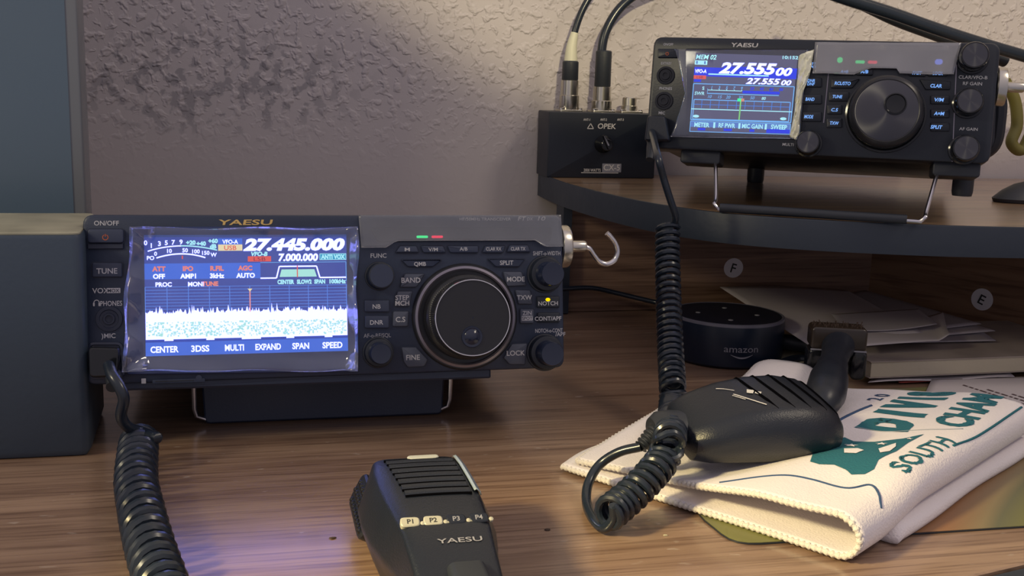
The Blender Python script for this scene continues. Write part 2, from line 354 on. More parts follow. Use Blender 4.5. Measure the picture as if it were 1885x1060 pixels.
def mk_mat():
    m, n, b, o = nodes('mat_print'); N = n.nodes.new; L = n.links.new
    t = N('ShaderNodeTexCoord'); mp = N('ShaderNodeMapping'); mp.inputs['Location'].default_value = (-.2, -.40, 0); mp.inputs['Rotation'].default_value = (0, 0, .9); L(t.outputs['Object'], mp.inputs[0])
    wv = N('ShaderNodeTexWave'); wv.inputs['Scale'].default_value = 2.6; wv.inputs['Distortion'].default_value = 3; wv.inputs['Detail'].default_value = 1; wv.inputs['Phase Offset'].default_value = 1.2; L(mp.outputs[0], wv.inputs['Vector'])
    r = N('ShaderNodeValToRGB'); e = r.color_ramp.elements; e[0].position = .1; e[0].color = (.17, .17, .055, 1); e[1].position = .9; e[1].color = (.26, .13, .06, 1)
    x = e.new(.45); x.color = (.12, .12, .07, 1); x = e.new(.6); x.color = (.22, .17, .09, 1); L(wv.outputs[0], r.inputs[0]); L(r.outputs[0], b.inputs['Base Color']); b.inputs['Roughness'].default_value = .45
mk_mat()
# ================================================================== the setting
b = MB(); b.box(I4, (-1.2, .95, -.8), (1.35, 1.05, 1.6), 'plaster'); o = b.build('wall_back'); o['kind'] = 'structure'
b = MB(); b.box(I4, (1.35, -.2, -.8), (1.45, 1.05, 1.6), 'plaster'); o = b.build('wall_right'); o['kind'] = 'structure'

# ------------------------------------------------------------------ desk
desk = empty('desk', (0, .6, 0), 'long varnished brown wood desk with black front edge, carrying both radios', 'desk')
front = [(-.75, .31), (-.3, .315), (0, .328), (.12, .338), (.20, .345), (.252, .354), (.32, .369), (.42, .40), (.6, .47), (.9, .6), (1.2, .72)]
pl = front+[(1.2, .945), (-.75, .945)]
b = MB(); b.prism(I4, pl, [(0, -.025), (0, -.0008), (.0008, 0)], 'desk_wood'); b.build('desk_top', desk)
b = MB(); ring = [(x, y-.0004) for x, y in front]; out = [(x+.003, y-.007) for x, y in front][::-1]
random.seed(3)
b.prism(I4, out[::-1]+ring[::-1], [(0, -.028), (0, -.003), (.001, -.0015)], 'edge_band'); b.build('edge_strip', desk)
# ------------------------------------------------------------------ corner shelf
ST = .113
shelf = empty('corner_shelf', (.5, .75, 0), 'low wooden corner shelf with curved black edge, holding the smaller radio', 'shelf')
arc = smoothpath([(.252, .948, 0), (.2505, .90, 0), (.251, .85, 0), (.258, .785, 0), (.273, .715, 0), (.30, .662, 0), (.345, .628, 0), (.411, .602, 0), (.475, .589, 0), (.6, .575, 0), (.8, .57, 0)], 6)
arc = [(p.x, p.y) for p in arc]
inner = [(x+.0030, y+.0022) for x, y in arc]
b = MB(); b.prism(I4, inner+[(.803, .946), (.256, .946)], [(0, ST-.018), (0, ST)], 'shelf_wood'); b.build('shelf_board', shelf)
b = MB(); b.prism(I4, arc+inner[::-1], [(0, ST-.0195), (0, ST-.0008), (.0005, ST+.0003)], 'edge_band'); b.build('edge_strip', shelf)
b = MB(); b.box(I4, (.262, .88, .0005), (.56, .892, ST-.018), 'panel_wood'); b.build('back_panel', shelf)
b = MB(); b.box(I4, (.2545, .87, .0005), (.262, .892, ST-.018), 'edge_band', .0005); b.build('panel_edge', shelf)
p0 = Vector((.553, .88, 0)); p1 = Vector((.74, .585, 0)); dd = (p1-p0).normalized(); L_ = (p1-p0).length; nn = Vector((-dd.y, dd.x, 0))
if nn.x > 0: nn = -nn
FE = Matrix(((dd.x, nn.x*-1, 0, p0.x), (dd.y, nn.y*-1, 0, p0.y), (0, 0, 1, 0), (0, 0, 0, 1)))
b = MB(); b.box(FE, (0, 0, .0005), (L_, .012, ST-.018), 'panel_wood_side'); b.build('side_panel', shelf, FE)
def sticker(F, lt, rx, ry, rot):
    b = MB(); pts = [(rx*math.cos(2*PI*k/32), ry*math.sin(2*PI*k/32)) for k in range(32)]
    b.prism(F, pts, [(0, 0), (0, .0003)], 'sticker_paper'); b.text(F, lt, 0, 0, .0085, 'black_ink', .0005, bold=.012, rot=rot)
    s_ = b.build('sticker', shelf); s_['label'] = 'round pale sticker with letter '+lt
q = at_y(1350, 493, .88); sticker(Matrix(((1, 0, 0, q.x), (0, 0, -1, q.y-.0001), (0, 1, 0, q.z), (0, 0, 0, 1))), 'F', .0092, .0088, -.25)
q = hit(1808, 551, p0, nn); ex = dd; FS = Matrix(((ex.x, 0, nn.x, q.x+nn.x*.0001), (ex.y, 0, nn.y, q.y+nn.y*.0001), (0, 1, 0, q.z), (0, 0, 0, 1)))
sticker(FS, 'E', .0092, .0095, -.35)

# ------------------------------------------------------------------ monitor and speaker box at left
mon = empty('computer_monitor', (-.27, .75, 0), 'dark switched-off monitor with glossy grey bezel, behind the slate box', 'monitor')
x1 = -.1005
b = MB(); b.rbox(Matrix(((1, 0, 0, 0), (0, 0, -1, 0), (0, 1, 0, 0), (0, 0, 0, 1))), (x1-.43)/2, .245, x1+.43, .35, -.745, -.7205, .004, .0015, 'bezel_gloss'); b.build('bezel', mon)
b = MB(); FM = Matrix(((1, 0, 0, 0), (0, 0, -1, 0), (0, 1, 0, 0), (0, 0, 0, 1)))
b.box(FM, (-.425, .078, -.7206), (x1-.0072, .412, -.7198), 'screen_off'); b.build('screen', mon)
b = MB(); b.rbox(FM, (x1-.43)/2, .245, .26, .28, -.775, -.7455, .02, .008, 'black_plastic'); b.build('back_cover', mon)
b = MB(); b.rbox(FM, -.265, .07, .05, .14, -.79, -.776, .004, .002, 'black_plastic'); b.build('stand_neck', mon)
b = MB(); b.rbox(T(-.265, .76, 0), 0, 0, .2, .14, .0003, .012, .03, .003, 'black_plastic'); b.build('stand_base', mon)

spk = empty('speaker_box', (-.16, .60, 0), 'plain dark slate box with light painted on top, left of the larger radio', 'speaker')
b = MB(); tl = .02
prof = [(0, .0005), (0, .109), (.001, .1125), (.0035, .1145)]
ft = [(-.26, .5635), (-.0805, .5635), (-.0805, .640), (-.26, .640)]
b.prism(I4, rpoly([(-.26, .562), (-.081, .562), (-.084, .642), (-.26, .642)], .005), [(.002, .0005), (0, .004), (0, .1115), (.0008, .1138)], 'slate_box'); b.build('cabinet', spk)
b = MB(); b.prism(I4, rpoly([(-.2585, .5635), (-.0822, .5635), (-.0852, .6405), (-.2585, .6405)], .004), [(0, .1139), (0, .1146), (.0006, .1150)], 'top_sheen_olive'); t_ = b.build('top_sheen', spk); t_['label'] = 'top surface with reflected light painted pale olive'  # thin layer painting reflected light onto the slate box

# ================================================================== radio A (large, on the desk)
FAo = Frame((.0433, .574, .0791), 0, .1932); FA = FAo.M
S = .95
def ua(px, py, w_=0): return FAo.uv(px, py, w_)
def rA(x, y, w_=0): return ua(140+x/3.117, 380+y/3.117, w_)      # left zoom coordinates
def rB(x, y, w_=0): return ua(640+x/3.117, 380+y/3.117, w_)      # right zoom coordinates
A = empty('transceiver', (.0433, .60, 0), 'larger navy radio with bright blue screen, standing on the desk', 'radio')
b = MB(); W2, H2 = .1264, .0432
face = rpoly([(-W2, -H2), (W2, -H2+.001), (W2, H2), (-W2, H2)], .0055, 5)
b.prism(FA, face, [(.001, -.024), (0, -.022), (0, -.0016), (.0005, -.0005), (.0016, 0)], 'navy_plastic')
lo = ua(906, 690); b.prism(FA, rpoly([(-.112, -.047), (lo[0], -.047), (lo[0], -.041), (-.112, -.041)], .001), [(0, -.024), (0, -.004), (.001, -.003)], 'navy_plastic')
b.build('front_panel', A)
FC = Frame((.0433, .5985, .0741), 0, .115).M
b = MB(); b.rbox(FC, 0, .0, .236, .078, -.225, -.002, .003, .001, 'navy_dark')
for k in range(14): b.box(FC, (-.119, -.030+k*.0045, -.2), (.119, -.028+k*.0045, -.03), 'navy_dark')
b.build('chassis', A)
for sx_ in (-.095, .095):
    b = MB(); q = FC @ Vector((sx_, -.039, -.20)); b.lathe(T(q.x, q.y, 0), [(.009, .0004), (.0095, .002), (.009, q.z+.001)], 'black_rubber', 24); b.build('foot', A)
# stand: wire with dark bar
sl = at_z(357, 778, .004); sr = at_z(833, 760, .004); sl.y = sr.y = .607
for q, name, sg in ((sl, 'l', 1), (sr, 'r', -1)): pass
b = MB(); top = .046
b.tube([(sl.x, .603, top), (sl.x+.0002, .605, .010), (sl.x+.0012, .606, .0055), (sl.x+.006, .607, .0032), (sl.x+.012, .607, .0030), (sr.x-.012, .607, .0030), (sr.x-.006, .607, .0032), (sr.x-.0012, .606, .0055), (sr.x-.0002, .605, .010), (sr.x, .603, top)], .0013, 'steel_wire', 10)
b.build('wire_stand', A)
b = MB(); FP_ = Matrix(((1, 0, 0, 0), (0, .10, -.995, .608), (0, .995, .10, 0), (0, 0, 0, 1)))
b.prism(FP_, rpoly([(sl.x+.0055, .0006), (sr.x-.0045, .0006), (sr.x-.0022, .042), (sl.x+.003, .042)], .003), [(.001, -.004), (0, -.003), (0, .002), (.001, .003)], 'navy_plastic')
b.build('stand_plate', A)
# --- screen
b = MB(); x0, y0 = ua(226, 688); x1_, y1 = ua(656, 417)
b.prism(FA, rpoly([ua(240, 417), ua(656, 417), ua(657, 684), ua(232, 690)], .002), [(0, -.0002), (.0002, .0008), (.0006, .0012)], 'frame_bloom_blue'); b.build('screen_frame', A)
SW = .0014
def lcd(): return MB()
d = MB()
def Q(x, y): return rA(x, y, SW)
def quad(m, x0, y0, x1, y1, mat, l, Qf=None):
    Qf = Qf or Q; m.add(CF, [(*Qf(x0, y0), SW+l), (*Qf(x1, y0), SW+l), (*Qf(x1, y1), SW+l), (*Qf(x0, y1), SW+l)], [(0, 1, 2, 3)], mat)
CF = FA
# screen-plane map: zoom coords -> panel (skew corrected by quad interpolation of the panel itself)
TLs, TRs, BRs, BLs = (rA(390, 163), rA(1552, 163), rA(1557, 828), rA(402, 858))
cx0 = (TLs[0]+BLs[0])/2; cx1 = (TRs[0]+BRs[0])/2; cy1 = (TLs[1]+TRs[1])/2; cy0 = (BLs[1]+BRs[1])/2
def Q(x, y):     # x 395..1555 ; y 163..858 (left side scale)
    return (cx0+(x-395)/(1555-395)*(cx1-cx0), cy1-(y-163)/(858-163)*(cy1-cy0))
L1, L2, L3, L4 = .00010, .00020, .00030, .00040
ST0 = .0012; b = d
quad(b, 395, 163, 1555, 858, 'lcd_bg', 0)
quad(b, 395, 163, 1555, 175, 'lcd_top', L1)
quad(b, 395, 327, 1048, 418, 'lcd_band', L1); quad(b, 395, 780, 1555, 858, 'lcd_band', L1); quad(b, 395, 764, 1555, 780, 'lcd_deep', L1)
def txt(m, st, x, y, h_, mat, wd=None, Qf=None, sc=None, l=L3, **k):
    Qf = Qf or Q; sc = sc or SCL; p = Qf(x, y); m.text(CF, st, p[0], p[1], h_*sc, mat, SW+l, wd=None if wd is None else wd*sc, **k)
SCL = (cx1-cx0)/(1555-395)
def tl(m, st, xa, xb, y, h_, mat, **k): txt(m, st, (xa+xb)/2, y, h_, mat, wd=xb-xa, **k)
tl(b, '27.445.000', 950, 1545, 220, 66, 'lcd_white', shear=.2, bold=.06)
tl(b, '7.000.000', 1152, 1385, 296, 42, 'lcd_white', shear=.12, bold=.05)
quad(b, 1394, 276, 1552, 314, 'lcdb_pale', L1); quad(b, 1397, 279, 1549, 311, 'lcd_tealbox', L2); tl(b, 'ANTI VOX', 1402, 1545, 295, 25, 'lcdb_pale', bold=.06)
tl(b, 'VFO-B', 995, 1090, 275, 24, 'lcdb_pale', shear=.2, bold=.05)
quad(b, 976, 289, 1110, 320, 'lcd_red', L1); tl(b, 'LSB', 1010, 1078, 305, 22, 'lcd_maroon')
quad(b, 808, 184, 946, 220, 'lcd_band', L1); tl(b, 'VFO-A', 832, 922, 203, 24, 'lcd_white', bold=.03)
quad(b, 808, 219, 946, 256, 'lcd_cream', L1); tl(b, 'USB', 842, 912, 238, 26, 'lcd_red', bold=.015)
def arcl(x0, y0, xm, ym, x1, y1, n=24):
    o = []
    for k in range(n+1):
        t = k/n; cxm, cym = 2*xm-(x0+x1)/2, 2*ym-(y0+y1)/2
        o.append(Q(x0*(1-t)**2+2*cxm*t*(1-t)+x1*t*t, y0*(1-t)**2+2*cym*t*(1-t)+y1*t*t))
    return o
a_ = arcl(415, 256, 600, 226, 802, 252)
b.line(CF, a_[:13], 7*SCL, SW+L2, 'lcd_white'); b.line(CF, a_[12:], 7*SCL, SW+L2, 'lcdb_pale')
b.line(CF, arcl(462, 295, 600, 272, 735, 295), 8*SCL, SW+L2, 'lcd_white')
for s_, x, y in (('0', 404, 207), ('1', 435, 223), ('3', 480, 212), ('5', 518, 207), ('7', 557, 205), ('9', 600, 203)): txt(b, s_, x, y, 27, 'lcd_white', bold=.03)
for s_, x, y in (('+20', 655, 207), ('+40', 713, 213), ('+60', 780, 198), ('dB', 780, 229)): txt(b, s_, x, y, 24, 'lcdb_pale', bold=.06)
for s_, x, y in (('PO', 430, 294), ('0', 458, 270), ('10', 535, 254), ('50', 622, 251), ('100', 683, 258), ('150', 738, 267), ('W', 782, 278)): txt(b, s_, x, y, 23, 'lcd_white', bold=.03)
quad(b, 603, 283, 610, 302, 'lcd_red', L3)
for s_, x in (('ATT', 475), ('IPO', 637), ('R.FIL', 800), ('AGC', 960)): txt(b, s_, x, 357, 27, 'lcd_coral', bold=.05)
for s_, x in (('OFF', 475), ('AMP1', 637), ('3kHz', 800), ('AUTO', 962)): txt(b, s_, x, 400, 27, 'lcd_white', bold=.045)
txt(b, 'PROC', 500, 447, 25, 'lcd_white', bold=.04); txt(b, 'MONI', 680, 447, 25, 'lcd_white', bold=.04); txt(b, 'TUNE', 760, 446, 25, 'lcd_coral', bold=.05)
b.poly(CF, [Q(1158, 412), Q(1170, 368), Q(1362, 368), Q(1376, 412)], SW+L1, 'lcd_mint')
b.line(CF, [Q(1047, 418), Q(1140, 418), Q(1157, 350), Q(1375, 350), Q(1394, 418), Q(1550, 418)], 8*SCL, SW+L2, 'lcd_white')
quad(b, 1259, 345, 1265, 415, 'lcd_red', L3); b.line(CF, [Q(1550, 325), Q(1550, 440)], 3*SCL, SW+L1, 'lcdb_line'); b.line(CF, [Q(1048, 326), Q(1550, 326)], 3*SCL, SW+L1, 'lcdb_line')
for s_, xa, xb in (('CENTER', 1145, 1243), ('SLOW2', 1258, 1345), ('SPAN', 1360, 1425), ('100kHz', 1450, 1548)): tl(b, s_, xa, xb, 441, 24, 'lcdb_pale', bold=.06)
for y in (462, 480, 499, 517, 536, 554, 572, 590): quad(b, 397, y-1.6, 1553, y+1.6, 'lcd_grid', L1)
for x in (397, 518, 637, 755, 870, 985, 1100, 1213, 1325, 1437, 1550): quad(b, x-2, 462, x+2, 612, 'lcd_grid', L1)
random.seed(11); n = 232; pts = []
for k in range(n+1):
    x = 397+(1553-397)*k/n; y = 620-18*random.random()-26*(random.random()**3)-(18 if random.random() < .12 else 0); pts.append((x, y))
vs = []; fs = []
for k, (x, y) in enumerate(pts): vs += [(*Q(x, y), SW+L2), (*Q(x, 668), SW+L2)]
for k in range(n): fs.append((2*k, 2*k+1, 2*k+3, 2*k+2))
b.add(CF, vs, fs, 'lcd_white'); quad(b, 397, 662, 1553, 764, 'lcd_white', L2-.00002)
for k in range(600):
    x = random.uniform(400, 1540); y = random.uniform(662, 745); quad(b, x, y, min(1552, x+random.uniform(3, 14)), y+random.uniform(3, 12), 'lcd_mint', L3)
quad(b, 982, 490, 989, 612, 'lcd_pink', L3); b.poly(CF, [Q(972, 478), Q(1000, 478), Q(986, 496)], SW+L4, 'lcd_cream')
for x, wd in ((525, 50), (757, 46), (990, 110), (1215, 46), (1440, 46)): quad(b, x-wd/2, 757, x+wd/2, 773, 'lcd_white', L4)
for s_, xa, xb in (('CENTER', 422, 578), ('3DSS', 648, 750), ('MULTI', 838, 947), ('EXPAND', 1012, 1160), ('SPAN', 1226, 1325), ('SPEED', 1403, 1522)): tl(b, s_, xa, xb, 820, 36, 'lcd_white', bold=.035)
b.build('display', A)
# --- film over the screen
def fgrid(m, F, corners, nu, nv, fn, mat):
    (a, b_, c, d_) = corners; vs = []; fs = []
    for j in range(nv+1):
        for i in range(nu+1):
            s_, t = i/nu, j/nv
            x = (a[0]*(1-s_)+b_[0]*s_)*(1-t)+(d_[0]*(1-s_)+c[0]*s_)*t; y = (a[1]*(1-s_)+b_[1]*s_)*(1-t)+(d_[1]*(1-s_)+c[1]*s_)*t
            dx, dy, w_ = fn(s_, t); vs.append((x+dx, y+dy, w_))
    for j in range(nv):
        for i in range(nu): k = j*(nu+1)+i; fs.append((k, k+1, k+nu+2, k+nu+1))
    m.add(F, vs, fs, mat)
def fA(s_, t):
    e = max(0, (.085-s_)/.085, (s_-.955)/.045, (.10-t)/.10, (t-.90)/.10); e = min(1, e)
    return (.0006*math.sin(9*t), .0005*math.sin(14*s_), .0022+.0070*e*(1+.45*math.sin(15*t+8*s_))*(1 if (s_ < .09 or s_ > .95) else .25)+.0003*math.sin(31*s_+5*t)*math.sin(17*t))
b = MB(); fgrid(b, FA, (ua(226, 684, .005), ua(656, 683, .005), ua(657, 419, .005), ua(240, 419, .005)), 60, 40, fA, 'clear_film'); o = b.build('protective_film', A, smooth=60); o['label'] = 'clear crinkled film over the screen'
md = o.modifiers.new('thickness', 'SOLIDIFY'); md.thickness = .00012
# --- film over the indicator strip
def fB(s_, t): return (0, .0003*math.sin(11*s_), .0016+.0014*(1-t)**2+.0026*max(0, (s_-.93)/.07)+.0002*math.sin(23*s_+3*t))
b = MB(); ol = (rB(75, 238), rB(1222, 232), rB(1212, 50), rB(60, 50))
fgrid(b, FA, ol, 50, 12, lambda s_, t: (0, (.0036 if .17 < s_ < .86 else .0036*max(0, 1-min(abs(s_-.17), abs(s_-.86))/.05))*(1-t), fB(s_, t)[2]), 'gray_film')
o = b.build('indicator_film', A, smooth=60); o['label'] = 'greyish peeling film over the indicator strip'; md = o.modifiers.new('thickness', 'SOLIDIFY'); md.thickness = .00012
# --- recessed indicator strip and LEDs
b = MB(); b.prism(FA, rpoly([rB(125, 118), rB(1175, 118), rB(1165, 200), rB(170, 205)], .002), [(0, -.0002), (.0003, .0006)], 'navy_dark'); b.build('indicator_strip', A)
for x, m_ in ((428, 'led_green'), (514, 'led_red')):
    p = rB(x, 174, .0008); b = MB(); b.rbox(FA, p[0], p[1], .0062, .0013, .0004, .0013, .0005, .0003, m_); o = b.build('indicator_lamp', A); o['label'] = ('green' if 'green' in m_ else 'red')+' lit indicator'
# --- buttons
BH = .0016
def button(parent, F, uvf, pts, label=None, tx=None, th=.0026, mat='navy_button', bh=BH, tmat='white_print', r=.0008, name='button', tw=None, shear=0, bold=.015, under=True):
    b = MB(); P = rpoly([uvf(*p, bh) for p in pts], r); 
    if under: b.prism(F, inset(P, -.0005), [(0, .0001), (0, .00025)], 'navy_dark')
    b.prism(F, P, [(0, .0002), (0, bh-.0005), (.0002, bh-.00015), (.0006, bh)], mat)
    if label:
        ls = label.split('|'); c = uvf(*tx, bh)
        for i, s_ in enumerate(ls): b.text(F, s_, c[0], c[1]+((len(ls)-1)/2-i)*th*1.15, th, tmat, bh+.00006, shear=shear, bold=bold, wd=tw)
    return b.build(name, parent)
def rc(x0, y0, x1, y1): return [(x0, y1), (x1, y1), (x1, y0), (x0, y0)]
U = lambda x, y, w_=0: rB(x, y, w_)
for pts, lb, tx, tw in (([(275, 265), (410, 265), (395, 226), (300, 226)], 'M', (342, 246), .0028), ([(435, 265), (565, 265), (548, 226), (420, 226)], 'V/M', (490, 246), .0052), ([(590, 265), (750, 265), (750, 226), (573, 226)], 'A/B', (665, 243), .0044),
     ([(775, 265), (893, 265), (905, 226), (790, 226)], 'CLAR RX', (838, 243), .0086), ([(915, 262), (1050, 262), (1035, 222), (930, 222)], 'CLAR TX', (978, 242), .0083)):
    button(A, FA, U, pts, lb, tx, .0019, tw=tw)
for pts, lb, tx, th in (([(345, 345), (490, 345), (542, 305), (308, 305)], 'QMB', (415, 329), .0022), ([(850, 345), (985, 345), (1020, 300), (805, 300)], 'SPLIT', (912, 322), .0024)): button(A, FA, U, pts, lb, tx, th)
for pts, lb, tx, th in (([(300, 463), (395, 463), (442, 387), (328, 387)], 'BAND', (363, 422), .0028), ([(915, 458), (1025, 453), (998, 375), (893, 375)], 'MODE', (965, 416), .0026),
     ([(270, 573), (352, 573), (372, 487), (285, 487)], 'STEP|MCH', (313, 538), .0026), ([(258, 688), (346, 688), (350, 602), (262, 602)], 'C.S', (303, 647), .0028),
     ([(980, 560), (1060, 560), (1050, 480), (963, 480)], 'TXW', (1014, 521), .0026), ([(310, 808), (395, 808), (460, 880), (440, 918), (345, 922), (322, 890)], 'FINE', (375, 865), .0028),
     ([(895, 868), (930, 906), (1018, 906), (1030, 786), (942, 790)], 'LOCK', (965, 840), .0028)): button(A, FA, U, pts, lb, tx, th, 'slate_button')
o = button(A, FA, U, rc(990, 588, 1068, 670), None, None, mat='slate_button')
b = MB(); c = U(1029, 610, BH); b.text(FA, 'ZIN', c[0], c[1], .0023, 'white_print', BH+.00006, bold=.015); c = U(1030, 641, BH); b.rbox(FA, c[0], c[1], .0062, .0026, BH, BH+.00008, .0003, 0, 'white_print'); b.text(FA, 'SPOT', c[0], c[1], .0018, 'navy_dark', BH+.00014, bold=.01); b.build('lettering', o)
for pts, lb, tx in ((rc(97, 537, 240, 605), 'NB', (166, 573)), (rc(99, 627, 238, 698), 'DNR', (166, 664))): button(A, FA, U, pts, lb, tx, .0024)
for pts, lb, tx in ((rc(1087, 516, 1216, 580), 'NOTCH', (1150, 555)), (rc(1090, 609, 1217, 664), 'CONT|', (1150, 642))):
    o = button(A, FA, U, pts, 'NOTCH' if lb == 'NOTCH' else 'CONT/APF', tx, .0023, mat='black_plastic')
    if lb == 'NOTCH':
        c = U(1149, 534, BH); b = MB(); b.prism(FA, [(c[0]+.0014*math.cos(2*PI*k/16), c[1]+.0010*math.sin(2*PI*k/16)) for k in range(16)], [(0, BH), (.0003, BH+.0004)], 'led_yellow'); l_ = b.build('indicator_lamp', o)
# printed lettering of the face
b = MB()
def pt(st, x, y, h_, mat='white_print', uvf=None, tw=None, **k):
    c = (uvf or U)(x, y); m_ = MB(); m_.text(FA, st, c[0], c[1], h_, mat, .00012, wd=tw, bold=.012, **k); m_.build('printed_label', A)
pt('FUNC', 177, 281, .0024); pt('SHIFT-o-WIDTH', 1142, 268, .0023, tw=.0158); pt('NOTCH-o-CONT', 1155, 711, .0022, tw=.0158); pt('/APF', 1220, 732, .0022); pt('AF-o-RF/SQL', 170, 739, .0022, 'gray_print', tw=.0147)
V = lambda x, y, w_=0: rA(x, y, w_)
pt('ON/OFF', 175, 95, .0024, uvf=V); pt('VOX', 142, 482, .0027, uvf=V); pt('PHONES', 202, 555, .0026, uvf=V, tw=.0105); pt(')MIC', 186, 741, .0024, uvf=V)
c = V(215, 482); b.rbox(FA, c[0], c[1], .0067, .0026, .0001, .0002, .0003, 0, 'white_print'); b.text(FA, 'MOX', c[0], c[1], .0018, 'navy_dark', .0003, bold=.01); b.build('printed_label', A); b = MB()
c = V(118, 555); hp = [(c[0]+.0013*math.cos(a), c[1]+.0002+.0014*math.sin(a)) for a in [PI*k/10 for k in range(11)]]; b.line(FA, hp, .0004, .00012, 'white_print')
for sg in (-1, 1): b.rbox(FA, c[0]+sg*.0013, c[1]-.0006, .0008, .0018, .0001, .0002, .0003, 0, 'white_print')
b.build('printed_symbol', A); b = MB(); c = V(388, 1001); b.rbox(FA, c[0], c[1], .0022, .0026, .0001, .00018, .0002, 0, 'white_print')
pt('HF/50MHz TRANSCEIVER', 790, 72, .0016, 'silver_print', tw=.029); pt('FT', 1000, 69, .0023, 'silver_print', tw=.0048, shear=.2); pt('DX', 1046, 71, .0017, 'silver_print', tw=.0036, shear=.2); pt('10', 1112, 69, .0023, 'silver_print', tw=.0046, shear=.2)
b.build('printed_symbol', A)
b = MB(); c = rA(975, 90); b.text(FA, 'YAESU', c[0], c[1], .0028, 'gold_print', .0002, wd=.0276, bold=.02, shear=.1)
o = b.build('brand_lettering', A); o['label'] = 'gold lettering'
# card slot
b = MB(); c = V(590, 1000); b.rbox(FA, c[0], c[1], .026, .0020, .0001, .0004, .0006, .0001, 'navy_plastic'); b.rbox(FA, c[0]-.002, c[1], .019, .0005, .00042, .0005, .0002, 0, 'black_gloss'); c = V(705, 984)
b.lathe(FA @ T(c[0], c[1], 0), [(.0016, .0001), (.0016, .0005), (.0011, .0006)], 'navy_button', 20); b.build('card_slot', A)
# left column
o = button(A, FA, V, rc(66, 130, 272, 208), None, None, mat='navy_button', bh=.0024, name='power_button', r=.0015)
b = MB(); c = V(168, 177, .0024); b.line(FA, [(c[0]+.0013*math.cos(a), c[1]+.0013*math.sin(a)) for a in [PI*.65+2*PI*.86*k/16 for k in range(17)]], .0004, .0025, 'power_orange'); b.line(FA, [(c[0], c[1]+.0003), (c[0], c[1]+.0017)], .0004, .0025, 'power_orange'); b.build('power_symbol', o)
b = MB(); c0 = V(68, 245); c1 = V(272, 212); b.box(FA, (c0[0], c0[1], .0001), (c1[0], c1[1], .0012), 'navy_dark', .0003); b.build('button_recess', A)
button(A, FA, V, rc(92, 323, 264, 405), 'TUNE', (177, 369), .0028, mat='navy_button')
c = V(190, 645)
b = MB(); b.lathe(FA @ T(c[0], c[1], 0), [(.0066, .0001), (.0064, .0007), (.0048, .0008), (.0044, .0004), (.0030, .0003), (.0028, .0012), (.0019, .0012), (.0018, .0002), (.0002, .00015)], 'navy_dark', 32); b.build('headphone_jack', A)
b = MB(); P = [V(75, 785), V(262, 785), V(275, 975), V(85, 985)]; P = rpoly([P[3], P[2], P[1], P[0]], .0025); b.prism(FA, P, [(-.0008, .0001), (-.0006, .0008), (.0006, .001), (.0010, .0003)], 'navy_gloss'); b.build('microphone_jack', A)
# knobs
def knob(parent, F, uvf, cpx, R, H, r2=None, H2=None, name='knob', mat='black_plastic', topmat='navy_gloss', seg=48, skirt=None, flat=False):
    c = uvf(*cpx, H*.5); Fk = F @ T(c[0], c[1], 0); b = MB()
    b.lathe(Fk, [(R*1.12, .0001), (R*1.1, .0008), (R*1.02, .001), (R, .0015), (R*.99, H-.0008), (R*.96, H-.0002), (R*.90, H)], mat, seg*2, ((3, 4), R*.025))
    o = b.build(name, parent, Fk)
    b = MB()
    if r2: b.lathe(Fk, [(r2*1.05, H), (r2, H+.001), (r2*.98, H2-.0006), (r2*.93, H2), (r2*.90, H2-.00003)], topmat, seg*2, ((1, 2), r2*.03)); b.build('inner_knob', o, Fk)
    else: b.lathe(Fk, [(R*.88, H), (R*.87, H+.00015), (R*.1, H+.00012)], topmat, seg); b.build('cap', o, Fk)
    return o, Fk
knob(A, FA, U, (188, 398), .0070, .012, topmat='navy_button'); knob(A, FA, U, (178, 838), .0076, .0055, .0056, .014)
knob(A, FA, U, (1140, 388), .0094, .006, .0066, .017); knob(A, FA, U, (1138, 838), .0094, .006, .0066, .017)
b = MB()
# main dial
c = U(672, 632); Fd = FA @ T(c[0], c[1], 0); px = .00096
R0 = abs(U(975, 632)[0]-U(372, 632)[0])/2
b = MB(); b.lathe(Fd, [(R0, .0001), (R0*.99, .0018), (R0*.965, .0026), (R0*.92, .0027), (R0*.905, .0020), (R0*.88, .0022), (R0*.87, .0006)], 'dial_black', 96); b.build('dial_ring', A, Fd)
b = MB(); b.lathe(Fd, [(R0*.95, .0026), (R0*.90, .0031), (R0*.87, .0026)], 'ring_metal', 96, caps=(False, False)); 
o = b.build('trim_ring', A, Fd)
RK = R0*.78
b = MB(); b.lathe(Fd, [(RK, .0008), (RK*1.02, .003), (RK*1.0, .0105), (RK*.96, .0120), (RK*.93, .0125), (RK*.915, .0215), (RK*.90, .0222)], 'dial_black', 240, ((3, 4, 5), RK*.018)); dk = b.build('main_dial', A, Fd)
b = MB(); b.lathe(Fd, [(RK*.90, .0220), (RK*.885, .0229), (RK*.865, .0229), (RK*.86, .0222)], 'chrome', 128, caps=(False, False)); b.build('dial_rim', dk, Fd)
b = MB(); b.lathe(Fd, [(RK*.862, .0221), (RK*.5, .02215), (RK*.02, .0222)], 'navy_button', 96); b.build('dial_face', dk, Fd)
c2 = (FA.inverted() @ Fd).translation; q = U(714, 748, .0225); b = MB(); Fp = FA @ T(q[0], q[1], 0); rd = .0052
b.lathe(Fp, [(rd*1.1, .0222), (rd*1.05, .0229), (rd*.95, .0229), (rd*.8, .0226), (rd*.5, .0238), (rd*.2, .0243), (rd*.02, .0244)], 'navy_gloss', 40); b.build('finger_dimple', dk, Fp)

